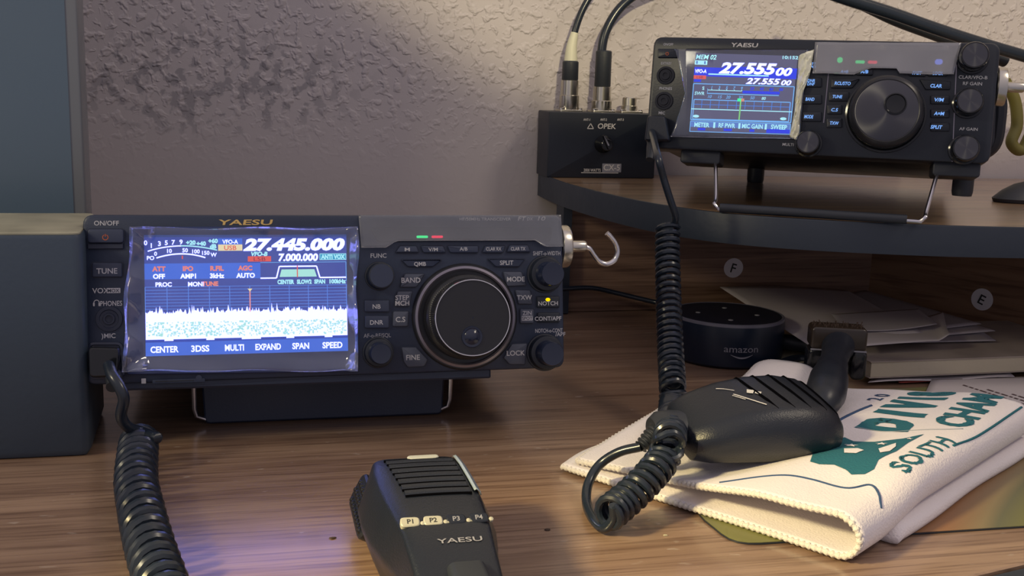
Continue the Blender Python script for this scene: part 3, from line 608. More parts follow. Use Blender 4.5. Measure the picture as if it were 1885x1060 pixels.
# --- magnetic hook on the side of radio A
def hook(label, q, ax, upv, s_=1.0, full=True):
    ax = Vector(ax).normalized(); upv = (Vector(upv)-ax*Vector(upv).dot(ax)).normalized(); zz = ax.cross(upv)
    F = Matrix(((upv.x, zz.x, ax.x, q[0]), (upv.y, zz.y, ax.y, q[1]), (upv.z, zz.z, ax.z, q[2]), (0, 0, 0, 1)))
    h_ = empty('magnetic_hook', q, label, 'hook')
    b = MB(); b.lathe(F, [(.0115*s_, .0002), (.0122*s_, .001), (.0122*s_, .0052*s_), (.0116*s_, .0062*s_), (.004*s_, .0064*s_)], 'nickel', 40); b.build('magnet_base', h_)
    b = MB(); b.lathe(F, [(.0030*s_, .0062*s_), (.0033*s_, .007*s_), (.0033*s_, .016*s_), (.0028*s_, .017*s_)], 'nickel', 24); b.build('collar', h_)
    return h_, F
h1 = FA @ Vector((.1268, .0262, -.013))
hk, F = hook('silver magnetic hook sticking out from the side of the larger radio', h1, (1, 0, 0), (0, 0, 1))
pts = [(1058, 456), (1072, 454), (1085, 458), (1094, 470), (1104, 482), (1118, 486), (1131, 479), (1137, 464), (1133, 448), (1124, 436), (1117, 429)]
P = smoothpath([at_y(x, y, h1.y) for x, y in pts], 8)
b = MB(); b.tube(P, .00155, 'chrome', 14); b.build('hook', hk)
# ================================================================== radio B (smaller, on the shelf)
FBo = Frame((.3594, .6552, .1897), -.529, .1534); FB = FBo.M; CFB = FB
def z3(x, y, w_=0): return FBo.uv(1180+x/4.819, 60+y/4.819, w_)
def z4(x, y, w_=0): return FBo.uv(1460+x/2.944, 60+y/2.944, w_)
def z5(x, y, w_=0): return FBo.uv(1490+x/4.417, 60+y/4.417, w_)
base = Vector((.3594, .6552, 0))+Vector((.489, .872, 0))*.1
B = empty('transceiver', (base.x, base.y, ST), 'smaller black radio on the corner shelf, screen reading 27.555', 'radio', -.529)
b = MB(); W2, H2 = .1090, .0378
b.prism(FB, rpoly([(-W2, -H2), (W2, -H2), (W2, H2), (-W2, H2)], .0065, 5), [(.001, -.024), (0, -.022), (0, -.0016), (.0005, -.0005), (.0016, 0)], 'black_plastic')
b.build('front_panel', B)
nb = Vector((-math.sin(.529), -math.cos(.529), 0))
pc = FB @ Vector((0, -.001, -.020)); FC2 = Frame(pc, -.529, .125).M
b = MB(); b.rbox(FC2, 0, -.001, .212, .066, -.228, .0, .004, .001, 'black_plastic')
for k in range(12): b.box(FC2, (-.1075, -.026+k*.0045, -.19), (.1075, -.024+k*.0045, -.02), 'black_plastic')
b.build('chassis', B)
b = MB()
for sg in (1,):
    hp = smoothpath([(.107, .02, -.03), (.116, .012, -.034), (.118, -.004, -.040), (.117, -.018, -.046), (.108, -.026, -.05)], 6); b.tube(hp, .006, 'black_rubber', 10, F=FC2)
b.build('side_handle', B)
b = MB(); b.prism(FC2, rpoly([(.100, .030), (.112, .026), (.1145, -.02), (.108, -.033), (.100, -.033)], .003), [(.001, -.10), (0, -.098), (0, -.012), (.002, -.010)], 'black_plastic'); b.build('side_bumper', B)
q = FC2 @ Vector((.099, -.030, -.022)); b = MB(); b.lathe(T(q.x, q.y, .128), [(.0062, 0), (.0068, .003), (.0068, .028)], 'black_rubber', 24); b.build('foot', B)
for (x, y, r_) in ((1390, 336, .0068),):
    q = at_z(x, y, ST); z1 = q.z+.03
    b = MB(); b.lathe(T(q.x, q.y, ST), [(r_, .0003), (r_*1.08, .003), (r_*1.08, .022)], 'black_rubber', 24); b.build('foot', B)
for (x0, x1_) in ((1250, 1321), (1720, 1806)):
    a0 = FBo.uv(x0, 290)[0]; a1 = FBo.uv(x1_, 325)[0]
    b = MB(); b.rbox(FB, (a0+a1)/2, -H2-.0035, a1-a0, .0095, -.032, -.006, .002, .001, 'black_rubber'); b.build('stand_mount', B)
q1 = at_z(1318, 384, ST+.003); q2 = at_z(1700, 408, ST+.003); dv = (q2-q1).normalized()
w1 = FB @ Vector((FBo.uv(1312, 318)[0], -H2-.004, -.010)); w2 = FB @ Vector((FBo.uv(1727, 340)[0], -H2-.004, -.010))
b = MB()
b.tube(smoothpath([w1, w1.lerp(q1, .75), q1-dv*.0012+Vector((0, 0, .003)), q1+dv*.003, q1+dv*.012, q2-dv*.012, q2-dv*.003, q2+dv*.0008+Vector((0, 0, .003)), w2.lerp(q2, .8), w2], 6), .0013, 'steel_wire', 10); b.build('wire_stand', B)
b = MB(); b.tube([q1+dv*.0025+Vector((0, 0, .0008)), q2-dv*.010+Vector((0, 0, .0008))], .0030, 'black_rubber', 14); b.build('stand_bar', B)
# screen
b = MB(); b.prism(FB, rpoly([z3(400, 930), z3(1420, 950), z3(1470, 140), z3(390, 140)], .002), [(0, -.0002), (.0003, .0008), (.0007, .0010)], 'black_gloss'); b.build('screen_frame', B)
CF = FB; SW = .0012
t0, t1, t2, t3 = z3(487, 182), z3(1392, 212), z3(1322, 908), z3(430, 882)
def Qb(x, y):      # bilinear: x 0..900, y 0..700
    s_, t = x/900, y/700
    return tuple((t0[i]*(1-s_)+t1[i]*s_)*(1-t)+(t3[i]*(1-s_)+t2[i]*s_)*t for i in (0, 1))
SB = (t1[0]-t0[0])/900
d = MB(); b = d
def qd(x0, y0, x1, y1, mat, l): quad(b, x0, y0, x1, y1, mat, l, Qb)
def tx_(st, xa, xb, y, h_, mat, **k): txt(b, st, (xa+xb)/2, y, h_, mat, wd=xb-xa, Qf=Qb, sc=SB, **k)
qd(0, 0, 900, 700, 'lcdb_bg', 0); qd(0, 110, 905, 205, 'lcdb_blue', L1); qd(0, 100, 260, 125, 'lcdb_bg', L1*1.5)
tx_('MEM 02', 5, 190, 34, 42, 'lcdb_pale', shear=.2, bold=.02); tx_('10:152', 770, 905, 14, 28, 'lcdb_pale', bold=.03)
qd(0, 66, 112, 104, 'lcdb_pale', L2); qd(12, 72, 26, 98, 'lcdb_ink', L3); qd(84, 72, 98, 98, 'lcdb_ink', L3)
tx_('27.555', 222, 728, 122, 94, 'lcd_white', shear=.25, bold=.045); tx_('00', 722, 866, 142, 68, 'lcd_white', shear=.25, bold=.045)
tx_('VFO-A', 8, 112, 160, 32, 'lcd_white', bold=.04, shear=.1); qd(130, 178, 665, 190, 'lcdb_pale', L2)
qd(0, 198, 112, 230, 'lcd_red', L2); qd(4, 232, 70, 256, 'lcdb_blue', L2); tx_('LSB', 28, 84, 214, 20, 'lcd_maroon')
tx_('27.555', 470, 770, 232, 52, 'lcd_white', shear=.25, bold=.035); tx_('00', 778, 868, 238, 44, 'lcd_white', shear=.25, bold=.035)
def rectl(x0, y0, x1, y1, wd, mat, l):
    b.line(FB, [Qb(x0, y0), Qb(x1, y0), Qb(x1, y1), Qb(x0, y1), Qb(x0, y0)], wd*SB, SW+l, mat)
rectl(4, 272, 896, 592, 8, 'lcdb_line', L1)
txt(b, 'S', 96, 310, 30, 'lcdb_pale', Qf=Qb, sc=SB, bold=.03); tx_('SWR', 20, 110, 356, 30, 'lcdb_pale', bold=.02, shear=.1)
b.line(FB, [Qb(135, 325), Qb(440, 325)], 6*SB, SW+L2, 'lcdb_pale'); b.line(FB, [Qb(135, 355), Qb(770, 355)], 8*SB, SW+L2, 'lcdb_line'); b.line(FB, [Qb(135, 310), Qb(135, 360)], 4*SB, SW+L2, 'lcdb_line')
for k, s_ in enumerate('13579'): txt(b, s_, 172+k*67, 300, 26, 'lcdb_line', Qf=Qb, sc=SB, shear=.2, bold=.02); qd(170+k*67, 314, 176+k*67, 326, 'lcdb_pale', L2)
qd(448, 320, 775, 346, 'lcdb_blue', L1)
for k, s_ in enumerate(('20', '40', '60', '80')): txt(b, s_, 530+k*85, 300, 26, 'lcdb_blue', Qf=Qb, sc=SB, bold=.04, shear=.2)
for s_, x in (('10', 160), ('15', 252), ('20', 325), ('30', 435), ('50', 540)): txt(b, s_, x, 382, 28, 'lcdb_line', Qf=Qb, sc=SB, shear=.25, bold=.01)
txt(b, '80', 640, 384, 26, 'lcdb_pale', Qf=Qb, sc=SB, shear=.2, bold=.02)
rectl(20, 412, 876, 584, 8, 'lcdb_line', L1); qd(20, 452, 876, 457, 'lcdb_mid', L1)
for k in range(11): qd(92+k*78-2, 414, 92+k*78+3, 486, 'lcdb_mid', L1)
qd(0, 492, 896, 500, 'lcdb_pale', L2); qd(434, 405, 446, 582, 'lcdb_green', L3); qd(410, 392, 442, 418, 'led_green', L4); qd(442, 392, 470, 418, 'lcdb_orange', L4)
for x in (50, 828): b.poly(FB, [(Qb(x, 560)[0]+28*SB*math.cos(2*PI*k/16), Qb(x, 560)[1]+13*SB*math.sin(2*PI*k/16)) for k in range(16)], SW+L3, 'lcdb_pale')
rectl(4, 604, 896, 696, 6, 'lcdb_line', L1); qd(4, 606, 896, 655, 'lcdb_ink', L1*.5)
for s_, xa, xb in (('METER', 42, 178), ('RF PWR', 262, 410), ('MIC GAIN', 472, 655), ('SWEEP', 728, 868)): tx_(s_, xa, xb, 634, 40, 'lcdb_pale', bold=.03)
for x in (222, 448, 682): qd(x-9, 610, x+9, 660, 'lcdb_pale', L2)
qd(75, 662, 145, 684, 'lcdb_blue', L2); qd(310, 662, 385, 684, 'lcdb_blue', L2); qd(540, 662, 585, 684, 'lcdb_blue', L2); qd(690, 655, 896, 690, 'lcdb_blue', L2)
b.build('display', B)
# films
def fC(s_, t): return (.0004*math.sin(8*t), 0, .0018+.0028*max(0, (.26-s_)/.26)+.0005*math.sin(12*t)*(s_ < .3)+.0002*math.sin(19*s_+6*t))
b = MB(); fgrid(b, FB, (z3(262, 925, .003), z3(1400, 940, .003), z3(1480, 150, .003), z3(300, 150, .003)), 44, 30, lambda s_, t: (-.0075*s_*0+(.0085*(1-abs(t-.5)*2)**.8*max(0, 1-s_*6)), 0, fC(s_, t)[2]), 'clear_film'); o = b.build('protective_film', B, smooth=60); o['label'] = 'clear crinkled film over the small screen'
md = o.modifiers.new('thickness', 'SOLIDIFY'); md.thickness = .00012
b = MB(); random.seed(5)
Lp = [(1400, 205), (1392, 300), (1388, 400), (1375, 500), (1368, 600), (1358, 700), (1342, 800), (1318, 890), (1320, 925)]
Rp = [(1535, 150), (1520, 240), (1505, 330), (1480, 420), (1440, 520), (1422, 640), (1408, 760), (1405, 860), (1388, 962)]
vs = []; NS = 8
LL = smoothpath([(*p, 0) for p in Lp], 4); RR = smoothpath([(*p, 0) for p in Rp], 4)
for k, (p, q) in enumerate(zip(LL, RR)):
    for j in range(NS+1):
        t = j/NS; x = p[0]*(1-t)+q[0]*t; y = p[1]*(1-t)+q[1]*t; c = z3(x, y, .004)
        vs.append((c[0], c[1], .0030+.0035*math.sin(PI*t)+.0010*math.sin(k*.9+j*1.7)+.0006*math.sin(k*2.1+j)))
fs = [(k*(NS+1)+j, k*(NS+1)+j+1, (k+1)*(NS+1)+j+1, (k+1)*(NS+1)+j) for k in range(len(LL)-1) for j in range(NS)]
b.add(FB, vs, fs, 'warm_glare_film'); o = b.build('peeling_film_edge', B, smooth=50); o['label'] = 'crumpled edge of clear peeling film beside the screen, warm reflection painted cream'; md = o.modifiers.new('thickness', 'SOLIDIFY'); md.thickness = .0002
b = MB()
fgrid(b, FB, (z5(25, 330, .004), z5(1172, 355, .004), z5(1235, 82, .002), z5(45, 76, .002)), 40, 10, lambda s_, t: (0, (.0042*min(1, max(0, (min(s_-.30, .98-s_))/.12)) if s_ < .62 else .0012)*(1-t), .0016+.0024*(1-t)**2*(.6+.4*math.sin(14*s_))+.0005*math.sin(20*s_)), 'gray_film_light')
o = b.build('indicator_film', B, smooth=60); o['label'] = 'greyish film across the top right of the smaller radio'; md = o.modifiers.new('thickness', 'SOLIDIFY'); md.thickness = .00012
# recess and lamps
b = MB(); b.prism(FB, rpoly([z5(175, 290), z5(1150, 310), z5(1180, 165), z5(190, 150)], .002), [(0, -.0002), (.0003, .0005)], 'black_gloss'); b.build('indicator_strip', B)
for x, y, w_, h_, m_, nm in ((248, 222, .0034, .0036, 'led_green', 'round green lit indicator'), (412, 238, .0058, .0019, 'led_green', 'green bar indicator'), (513, 240, .0058, .0019, 'led_red', 'red bar indicator'), (1052, 237, .0046, .0034, 'led_blue', 'blue square indicator')):
    c = z5(x, y, .001); b = MB(); b.rbox(FB, c[0], c[1], w_, h_, .0003, .0012, min(w_, h_)*.45, .0002, m_); o = b.build('indicator_lamp', B); o['label'] = nm
# buttons
def bb(uvf, pts, lb, tx, th, tw=None, name='button'): return button(B, FB, uvf, pts, lb, tx, th, 'black_plastic', .0016, 'key_light', .0006, tw=tw, shear=.15, bold=.03, under=False, name=name)
bb(z5, [(175, 450), (348, 450), (412, 375), (180, 375)], 'RCL/STO', (270, 412), .0021, .0100)
bb(z5, rc(158, 480, 322, 556), 'TUNE', (228, 520), .0020, .0061); bb(z5, rc(145, 586, 265, 662), 'C.S', (205, 627), .0021, .0042); bb(z5, rc(140, 696, 266, 772), 'TXW', (203, 735), .0021, .0056)
bb(z5, [(945, 462), (1145, 462), (1150, 395), (895, 378)], 'CLAR', (1030, 432), .0022, .0068)
for y, s_, tw in ((545, 'V/M', .0057), (657, 'A\u2013M' if 0 else 'A=M', .0062), (767, 'SPLIT', .0070)): bb(z5, rc(985, y-34, 1140, y+34), s_, (1055 if y < 700 else 1033, y), .0022, tw)
bb(z5, rc(195, 298, 360, 345), 'A=B', (283, 317), .0019, .0050); bb(z5, rc(385, 298, 515, 345), 'A/B', (447, 317), .0021, .0048); bb(z5, [(808, 350), (945, 355), (945, 305), (830, 298)], 'FAST', (877, 327), .0021, .0058); bb(z5, rc(965, 308, 1120, 352), 'LOCK', (1045, 330), .0021, .0061)
for y, s_, th, tw in ((290, 'ATT|IPO', .0017, .0045), (440, 'DNR|DNF', .0019, .0048), (590, 'BAND', .0021, .0056), (745, 'MODE', .0022, .0058)):
    bb(z3, rc(1450 if y < 500 else 1425, y-42, 1600, y+42), s_, (1520-(y-290)*.07, y), th, tw)
o = bb(z3, rc(148, 142, 322, 222), None, None, 0, name='power_button')
b = MB(); c = z3(232, 187, .0016); b.line(FB, [(c[0]+.0010*math.cos(a), c[1]+.0010*math.sin(a)) for a in [PI*.65+2*PI*.86*k/16 for k in range(17)]], .00035, .0017, 'power_orange'); b.line(FB, [(c[0], c[1]), (c[0], c[1]+.0012)], .00035, .0017, 'power_orange'); b.build('power_symbol', o)
for y, nm in ((380, 'key_jack'), (605, 'headphone_jack')):
    c = z3(218 if y == 380 else 203, y); b = MB(); b.lathe(FB @ T(c[0], c[1], 0), [(.0062, .0001), (.0060, .0008), (.0046, .0009), (.0042, .0003), (.0032, .0003), (.0030, .0016), (.0017, .0016), (.0016, .0003), (.0002, .0002)], 'black_gloss', 32); b.build(nm, B)
b = MB()
def pb(st, uvf, x, y, h_, mat='white_print', tw=None, **k): c = uvf(x, y); m_ = MB(); m_.text(FB, st, c[0], c[1], h_, mat, .00012, wd=tw, bold=.012, **k); m_.build('printed_label', B)
pb('ON/OFF', z3, 243, 104, .0016, tw=.0066); pb('EXT/KEY', z3, 225, 272, .0017, tw=.0072); pb('PHONES', z3, 220, 495, .0019, tw=.0085); pb('MIC', z3, 185, 712, .0019); pb('MULTI', z3, 1305, 992, .0019)
pb('CLAR/VFO-B', z4, 975, 242, .0021, tw=.0168); pb('RF GAIN', z4, 972, 276, .0021, tw=.0112); pb('AF GAIN', z4, 950, 522, .0019, tw=.0108)
pb('HF/VHF/UHF ALL MODE TRANSCEIVER', z5, 555, 122, .0013, 'silver_print', tw=.047); pb('FT-991', z5, 990, 127, .0020, 'silver_print', tw=.0145, shear=.2)
c = z5(1112, 125); b.rbox(FB, c[0], c[1], .0034, .0026, .0001, .0002, .0004, 0, 'silver_print'); b.text(FB, 'A', c[0], c[1], .0018, 'black_ink', .0003)
b.build('printed_symbol', B)
b = MB(); c = z3(920, 110); b.text(FB, 'YAESU', c[0], c[1], .0027, 'silver_print', .00015, wd=.0176, bold=.02, shear=.1); o = b.build('brand_lettering', B); o['label'] = 'pale metallic lettering'
for pa, pq in ((z3(1680, 190), z3(1620, 800)), (z4(890, 60), z4(862, 700))): b = MB(); b.line(FB, [pa, pq], .0006, .0002, 'ring_metal'); b.build('trim_line', B)
# knobs B
for cpx, uvf, R, nm in (((80, 592), z4, .0078, 'multi_knob'), ((985, 122), z4, .0086, 'knob'), ((958, 370), z4, .0083, 'knob'), ((937, 625), z4, .0083, 'knob')):
    c = uvf(*cpx, .012); Fk = FB @ T(c[0], c[1], 0); b = MB()
    b.lathe(Fk, [(R*1.15, .0001), (R*1.12, .0012), (R*1.0, .0016), (R*.98, .0120), (R*.92, .0130), (R*.88, .0130)], 'black_gloss', 64); o = b.build(nm, B, Fk)
    b = MB(); b.lathe(Fk, [(R*.86, .0130), (R*.84, .0132), (R*.01, .0132)], 'sunburst', 64); b.build('cap', o, Fk)
c = z5(618, 662); Fd = FB @ T(c[0], c[1], 0); R0 = .0236
b = MB(); b.lathe(Fd, [(R0*1.06, .0001), (R0*1.05, .0016), (R0*1.0, .002), (R0*.95, .0012)], 'black_gloss', 96); b.build('dial_ring', B, Fd)
b = MB(); b.lathe(Fd, [(R0*.97, .001), (R0*.97, .0125), (R0*.955, .0140), (R0*.87, .0155), (R0*.86, .0155)], 'black_gloss', 180, ((0, 1, 2), R0*.012)); dk = b.build('main_dial', B, Fd)
b = MB(); b.lathe(Fd, [(R0*.955, .0140), (R0*.90, .0162), (R0*.83, .0172), (R0*.81, .0170)], 'dial_black', 96, caps=(False, False)); b.build('dial_rim', dk, Fd)
b = MB(); b.lathe(Fd, [(R0*.815, .0168), (R0*.79, .0171), (R0*.01, .0171)], 'sunburst', 96); b.build('dial_face', dk, Fd)
q = z5(700, 580, .0172); Fp = FB @ T(q[0], q[1], 0); rd = .0066; b = MB()
b.lathe(Fp, [(rd*1.05, .0171), (rd*1.03, .0182), (rd*.93, .0184), (rd*.85, .0176), (rd*.5, .0173), (rd*.02, .0172)], 'black_gloss', 40); b.build('finger_dimple', dk, Fp)
# hook on B
h2 = at_y(1843, 142, .603); 
hk, F = hook('pale metal magnetic hook on the side of the smaller radio', FB @ Vector((.1092, .0125, -.0125)), (math.cos(-.529), math.sin(-.529), 0), (0, 0, 1), 1.0)
b = MB(); q0 = F @ Vector((0, 0, .016)); b.tube([q0, F @ Vector((0, 0, .030)), F @ Vector((0.001, 0, .045))], .0017, 'nickel', 12); b.build('hook', hk)

# ================================================================== antenna switch and coax
ANT = empty('antenna_switch', (.3, .93, ST), 'small black antenna switch box on the shelf against the wall', 'switch box')
FO = Matrix(((1, 0, 0, 0), (0, 0, -1, .909), (0, 1, 0, 0), (0, 0, 0, 1)))
x0 = at_y(1007, 320, .909).x; x1_ = .348; zt = .1695
b = MB(); b.rbox(FO, (x0+x1_)/2, (ST+zt)/2+.0001, x1_-x0, zt-ST, -.036, 0, .0012, .0008, 'black_plastic'); b.build('body', ANT)
def oy(px, py): q = at_y(px, py, .909); return q.x, q.z
b = MB()
def po(st, px, py, h_, wd, mat='silver_print', **k): c = oy(px, py); b.text(FO, st, c[0], c[1], h_, mat, .0002, wd=wd, bold=.015, **k)
po('OPEK', 1117, 232, .0046, .0165, shear=.1); po('ANT-1', 1080, 220, .0020, .0060); po('ANT-2', 1111, 220, .0020, .0060); po('ANT-3', 1142, 220, .0020, .0060)
po('2000 WATTS', 1090, 313, .0026, .0155); c = oy(1126, 309); b.rbox(FO, c[0], c[1], .0175, .0075, .0001, .00015, .0003, 0, 'gray_print'); po('CX-5', 1126, 308, .0052, .0150)
c = oy(1087, 232); b.line(FO, [(c[0]-.0028, c[1]-.0022), (c[0], c[1]+.0022), (c[0]+.0028, c[1]-.0022), (c[0]-.0028, c[1]-.0022)], .0007, .0002, 'silver_print'); c = oy(1104, 318); b.line(FO, [(c[0]-.017, c[1]), (c[0]+.017, c[1])], .0006, .0002, 'silver_print'); b.build('printed_lettering', ANT)
c = oy(1110, 265); Fk = FO @ T(c[0], c[1], 0)
b = MB(); b.lathe(Fk, [(.0078, .0001), (.0075, .003), (.0058, .0055), (.0052, .012), (.0046, .0125)], 'black_gloss', 40)
b.prism(Fk @ Matrix.Rotation(.5, 4, 'Z'), rpoly([(-.0016, -.004), (.0016, -.004), (.0012, .0095), (-.0012, .0095)], .001), [(0, .0125), (.0003, .0150)], 'black_gloss'); ok = b.build('selector_knob', ANT)
b = MB(); b.prism(Fk @ Matrix.Rotation(.5, 4, 'Z'), rpoly([(-.0006, -.0005), (.0006, -.0005), (.0006, .0088), (-.0006, .0088)], .0004), [(0, .0151), (0, .0156)], 'chrome'); b.build('pointer', ok)
yc = .925
def conn(px, top):
    x = at_y(px, 200, yc).x; Fz = T(x, yc, zt); b = MB()
    b.rbox(Fz, 0, 0, .020, .018, .0001, .0018, .001, .0003, 'nickel'); b.lathe(Fz, [(.0072, .001), (.0072, .006), (.0062, .0065), (.0062, top), (.0056, top+.0005)], 'nickel', 32, ((3,), .0004)); b.build('socket', ANT)
    for sx_ in (-.0085, .0085):
        b = MB(); b.lathe(Fz @ T(sx_, -.0065, 0), [(.0017, .0017), (.0017, .0028), (.0008, .0034)], 'chrome', 16); b.build('screw', ANT)
    return x
c1 = conn(1047, .008); c2 = conn(1107, .008); c3 = conn(1158, .013)
def plug(px, xc, ys, label, cable, rcab, boot):
    P = empty('coaxial_cable', (xc, yc, zt), label, 'cable')
    z = lambda py: at_y(px, py, yc).z
    b = MB(); Fz = T(xc, yc, 0); k = 1
    b.lathe(Fz, [(.0085, z(ys[0])), (.0088, z(ys[0])+.0006), (.0088, z(ys[1])), (.0078, z(ys[1])+.0006), (.0078, z(ys[2])), (.0070, z(ys[2])+.0005)], 'nickel', 40 if not boot else 12, None if boot else ((1, 2), .0005)); b.build('plug', P)
    b = MB(); b.lathe(Fz, [(.0066, z(ys[2])), (.0072, z(ys[2])+.001), (.0070, z(ys[3])), (.0060, z(ys[3])+.001)], 'black_rubber', 28); b.build('strain_relief', P)
    if boot:
        q = at_y(1058, ys[4], yc); b = MB(); b.tube(smoothpath([(xc, yc, z(ys[3])-.002), ((xc+q.x)/2-.001, yc, (z(ys[3])+q.z)/2), q], 5), [.0062-.0029*k/10 for k in range(11)], 'heat_shrink', 20); o = b.build('sleeve', P); o['label'] = 'cream shrink sleeve'
    b = MB(); b.tube(smoothpath([at_y(x, y, yc+dy) for x, y, dy in cable], 8), rcab, 'cord_rubber', 16); b.build('cable', P)
plug(1047, c1, (206, 176, 148, 114, 60), 'left thin coaxial cable with white sleeve, plugged into the switch box', [(1052, 110, 0), (1056, 70, 0), (1062, 45, 0), (1074, 15, 0), (1092, -15, 0), (1118, -50, 0), (1150, -90, 0)], .0030, True)
plug(1107, c2, (206, 186, 160, 95, 95), 'right black coaxial cable arching up from the middle socket of the switch box', [(1107, 120, 0), (1108, 90, 0), (1114, 62, 0), (1128, 33, 0), (1148, 8, 0), (1178, -14, 0), (1230, -36, 0), (1290, -60, 0)], .0040, False)
# big cables upper right
def cable(name, label, pts, r, cat='cable', mat='cord_rubber'):
    b = MB(); b.tube(smoothpath([at_y(x, y, d_) for x, y, d_ in pts], 8), r, mat, 14); o = b.build(name); tag(o, label, cat); return o
cable('cable', 'thick black cable slanting across the wall at upper right', [(1480, -30, .80), (1555, -3, .80), (1640, 24, .80), (1720, 52, .80), (1800, 78, .80), (1885, 103, .80), (1990, 134, .80)], .0050)
cable('cable', 'grey-green cable passing behind the top corner of the smaller radio', [(1500, -30, .83), (1580, 3, .83), (1650, 36, .83), (1720, 62, .83), (1790, 88, .83), (1850, 112, .83)], .0055, mat='black_rubber')
cable('cable', 'thin black cable lying against the panel, right of the larger radio', [(1000, 535, .862), (1045, 531, .862), (1090, 530, .862), (1130, 538, .862), (1180, 550, .855), (1225, 560, .84), (1262, 566, .80), (1285, 590, .775)], .0021)
b = MB(); b.tube(smoothpath([at_y(x, y, .80) for x, y in ((1850, 150), (1868, 185), (1872, 230), (1862, 262), (1880, 276), (1900, 240), (1925, 190))], 8), .0048, 'yellow_plastic', 14); o = b.build('cable'); tag(o, 'yellow-green looped cable behind the right side of the smaller radio', 'cable')
q = at_z(1862, 372, ST); b = MB()
b.rings(T(q.x+.015, q.y, ST), [[(rx*math.cos(a)+ox, ry*math.sin(a), z) for a in [2*PI*k/24 for k in range(24)]] for rx, ry, z, ox in ((.030, .016, .0004, 0), (.031, .017, .003, 0), (.027, .015, .009, .004), (.020, .011, .014, .007), (.010, .006, .017, .010))], 'black_rubber'); o = b.build('power_adapter'); tag(o, 'black rounded lump on the shelf at the far right', 'adapter')
# ================================================================== things on the desk
# --- coiled cord of radio A
b = MB(); c = rA(172, 885); Pl = MB()
cordA = empty('coiled_cord', (-.055, .50, 0), 'coiled black microphone cord plugged into the lower left of the larger radio', 'cord')
P = rpoly([rA(90, 975), rA(250, 970), rA(262, 805), rA(85, 800)], .0022); b.prism(FA, P, [(.0004, .0011), (0, .0014), (0, .0080), (.0005, .0088), (.0010, .0090)], 'black_gloss')
c2 = rA(215, 940, .008)
b.lathe(FA @ T(c2[0], c2[1], 0) @ Matrix.Rotation(.5, 4, 'X'), [(.0042, .006), (.0040, .010), (.0033, .012), (.0030, .0165)], 'black_rubber', 20)
b.build('plug', cordA, smooth=14)
pth = [at_y(200, 672, .549), at_y(207, 692, .540), at_y(220, 712, .536), at_y(228, 735, .535), at_y(223, 765, .537), at_y(236, 786, .540), at_y(262, 796, .544)]
pth += [at_z(288, 806, .0175), at_z(293, 822, .0125)]
cl = [at_z(256, 812, .0106), at_z(252, 850, .0106), at_z(251, 890, .0106), at_z(258, 930, .0106), at_z(268, 975, .0106), at_z(280, 1020, .0106), at_z(296, 1070, .0106), at_z(322, 1150, .0106), at_z(350, 1230, .0106)]
b = MB(); hx = helix(cl, .0074, .0092, 16, side_phase(cl, .0074, .0092, 16)); b.tube(hx, .0026, 'cord_rubber', 10)
b.build('coil', cordA)
b = MB(); q = hx[0]; b.tube(smoothpath(pth[:-1]+[q+(pth[-2]-q)*.5+Vector((0, -.001, .001)), q], 8), .0028, 'cord_rubber', 12); b.build('cord', cordA)

# --- microphone A (front centre)
mA = empty('hand_microphone', (.067, .38, 0), 'black hand microphone with horizontal grille slots lying front centre on the desk', 'microphone')
SEC = [(.4475, .008, .013, .011, .012, .026), (.446, .012, .018, .015, .006, .0315), (.441, .017, .0225, .0175, .001, .0345), (.428, .020, .0262, .0185, .0005, .0355), (.412, .021, .0268, .0185, .0005, .0355), (.395, .020, .0255, .0178, .0005, .035),
       (.380, .016, .0225, .0168, .0005, .0345), (.369, .0135, .0198, .0160, .0005, .0335), (.356, .0125, .0180, .0152, .001, .0295), (.342, .011, .0160, .0145, .002, .025), (.328, .0095, .0135, .012, .004, .020), (.322, .006, .010, .008, .007, .016)]
def secA(y):
    S_ = SEC
    for p, q in zip(S_, S_[1:]):
        if q[0] <= y <= p[0]: t = (y-q[0])/(p[0]-q[0]); return [q[i]*(1-t)+p[i]*t for i in range(6)]
    return S_[0] if y > S_[0][0] else S_[-1]
XC = lambda y: .067+(.44-y)*.02
b = MB(); rings = []
for (y, wb, wm, wt, z0, zt) in SEC:
    zm = z0+(zt-z0)*.48; pts = rpoly([(-wb, z0), (wb, z0), (wm, zm), (wt+.0005, zt-.0012), (wt-.004, zt), (-wt+.004, zt), (-wt-.0005, zt-.0012), (-wm, zm)], .0020, 4)
    rings.append([(XC(y)+x, y, z) for x, z in pts])
b.rings(I4, rings, 'mic_plastic'); b.build('body', mA)
def fa(x, y, dz=.0003): s_ = secA(y); return (XC(y)+x, y, s_[5]+dz)
# grille slots : raised ribs with dark gaps
b = MB()
for k in range(7):
    y = .4335-.0058*k; xl = -.0135+.0004*k; n = 12; vs = []
    for i in range(n+1):
        x = xl+(.0145-xl)*i/n; yy = y-.0016*(1-((x-.001)/.0155)**2)*-.6
        for dy, dz in ((-.0021, -.0002), (-.0012, .0009), (.0009, .0011), (.0017, -.0002)): vs.append(fa(x, yy+dy, dz))
    fs = [(i*4+j, i*4+j+1, i*4+j+5, i*4+j+4) for i in range(n) for j in range(3)]+[(0, 1, 2, 3), (n*4+3, n*4+2, n*4+1, n*4)]
    b.add(I4, vs, fs, 'mic_plastic')
b.build('grille', mA)
b = MB()
for k in range(8):
    y = .4365-.0058*k; xl = -.0140+.0004*k
    P3 = [fa(xl+(.0150-xl)*i/14, y-.0016*(1-((xl+(.0150-xl)*i/14-.001)/.0155)**2)*-.6, .0001) for i in range(15)]; b.tube(P3, .0007, 'slot_black', 6)
b.build('grille_slots', mA)
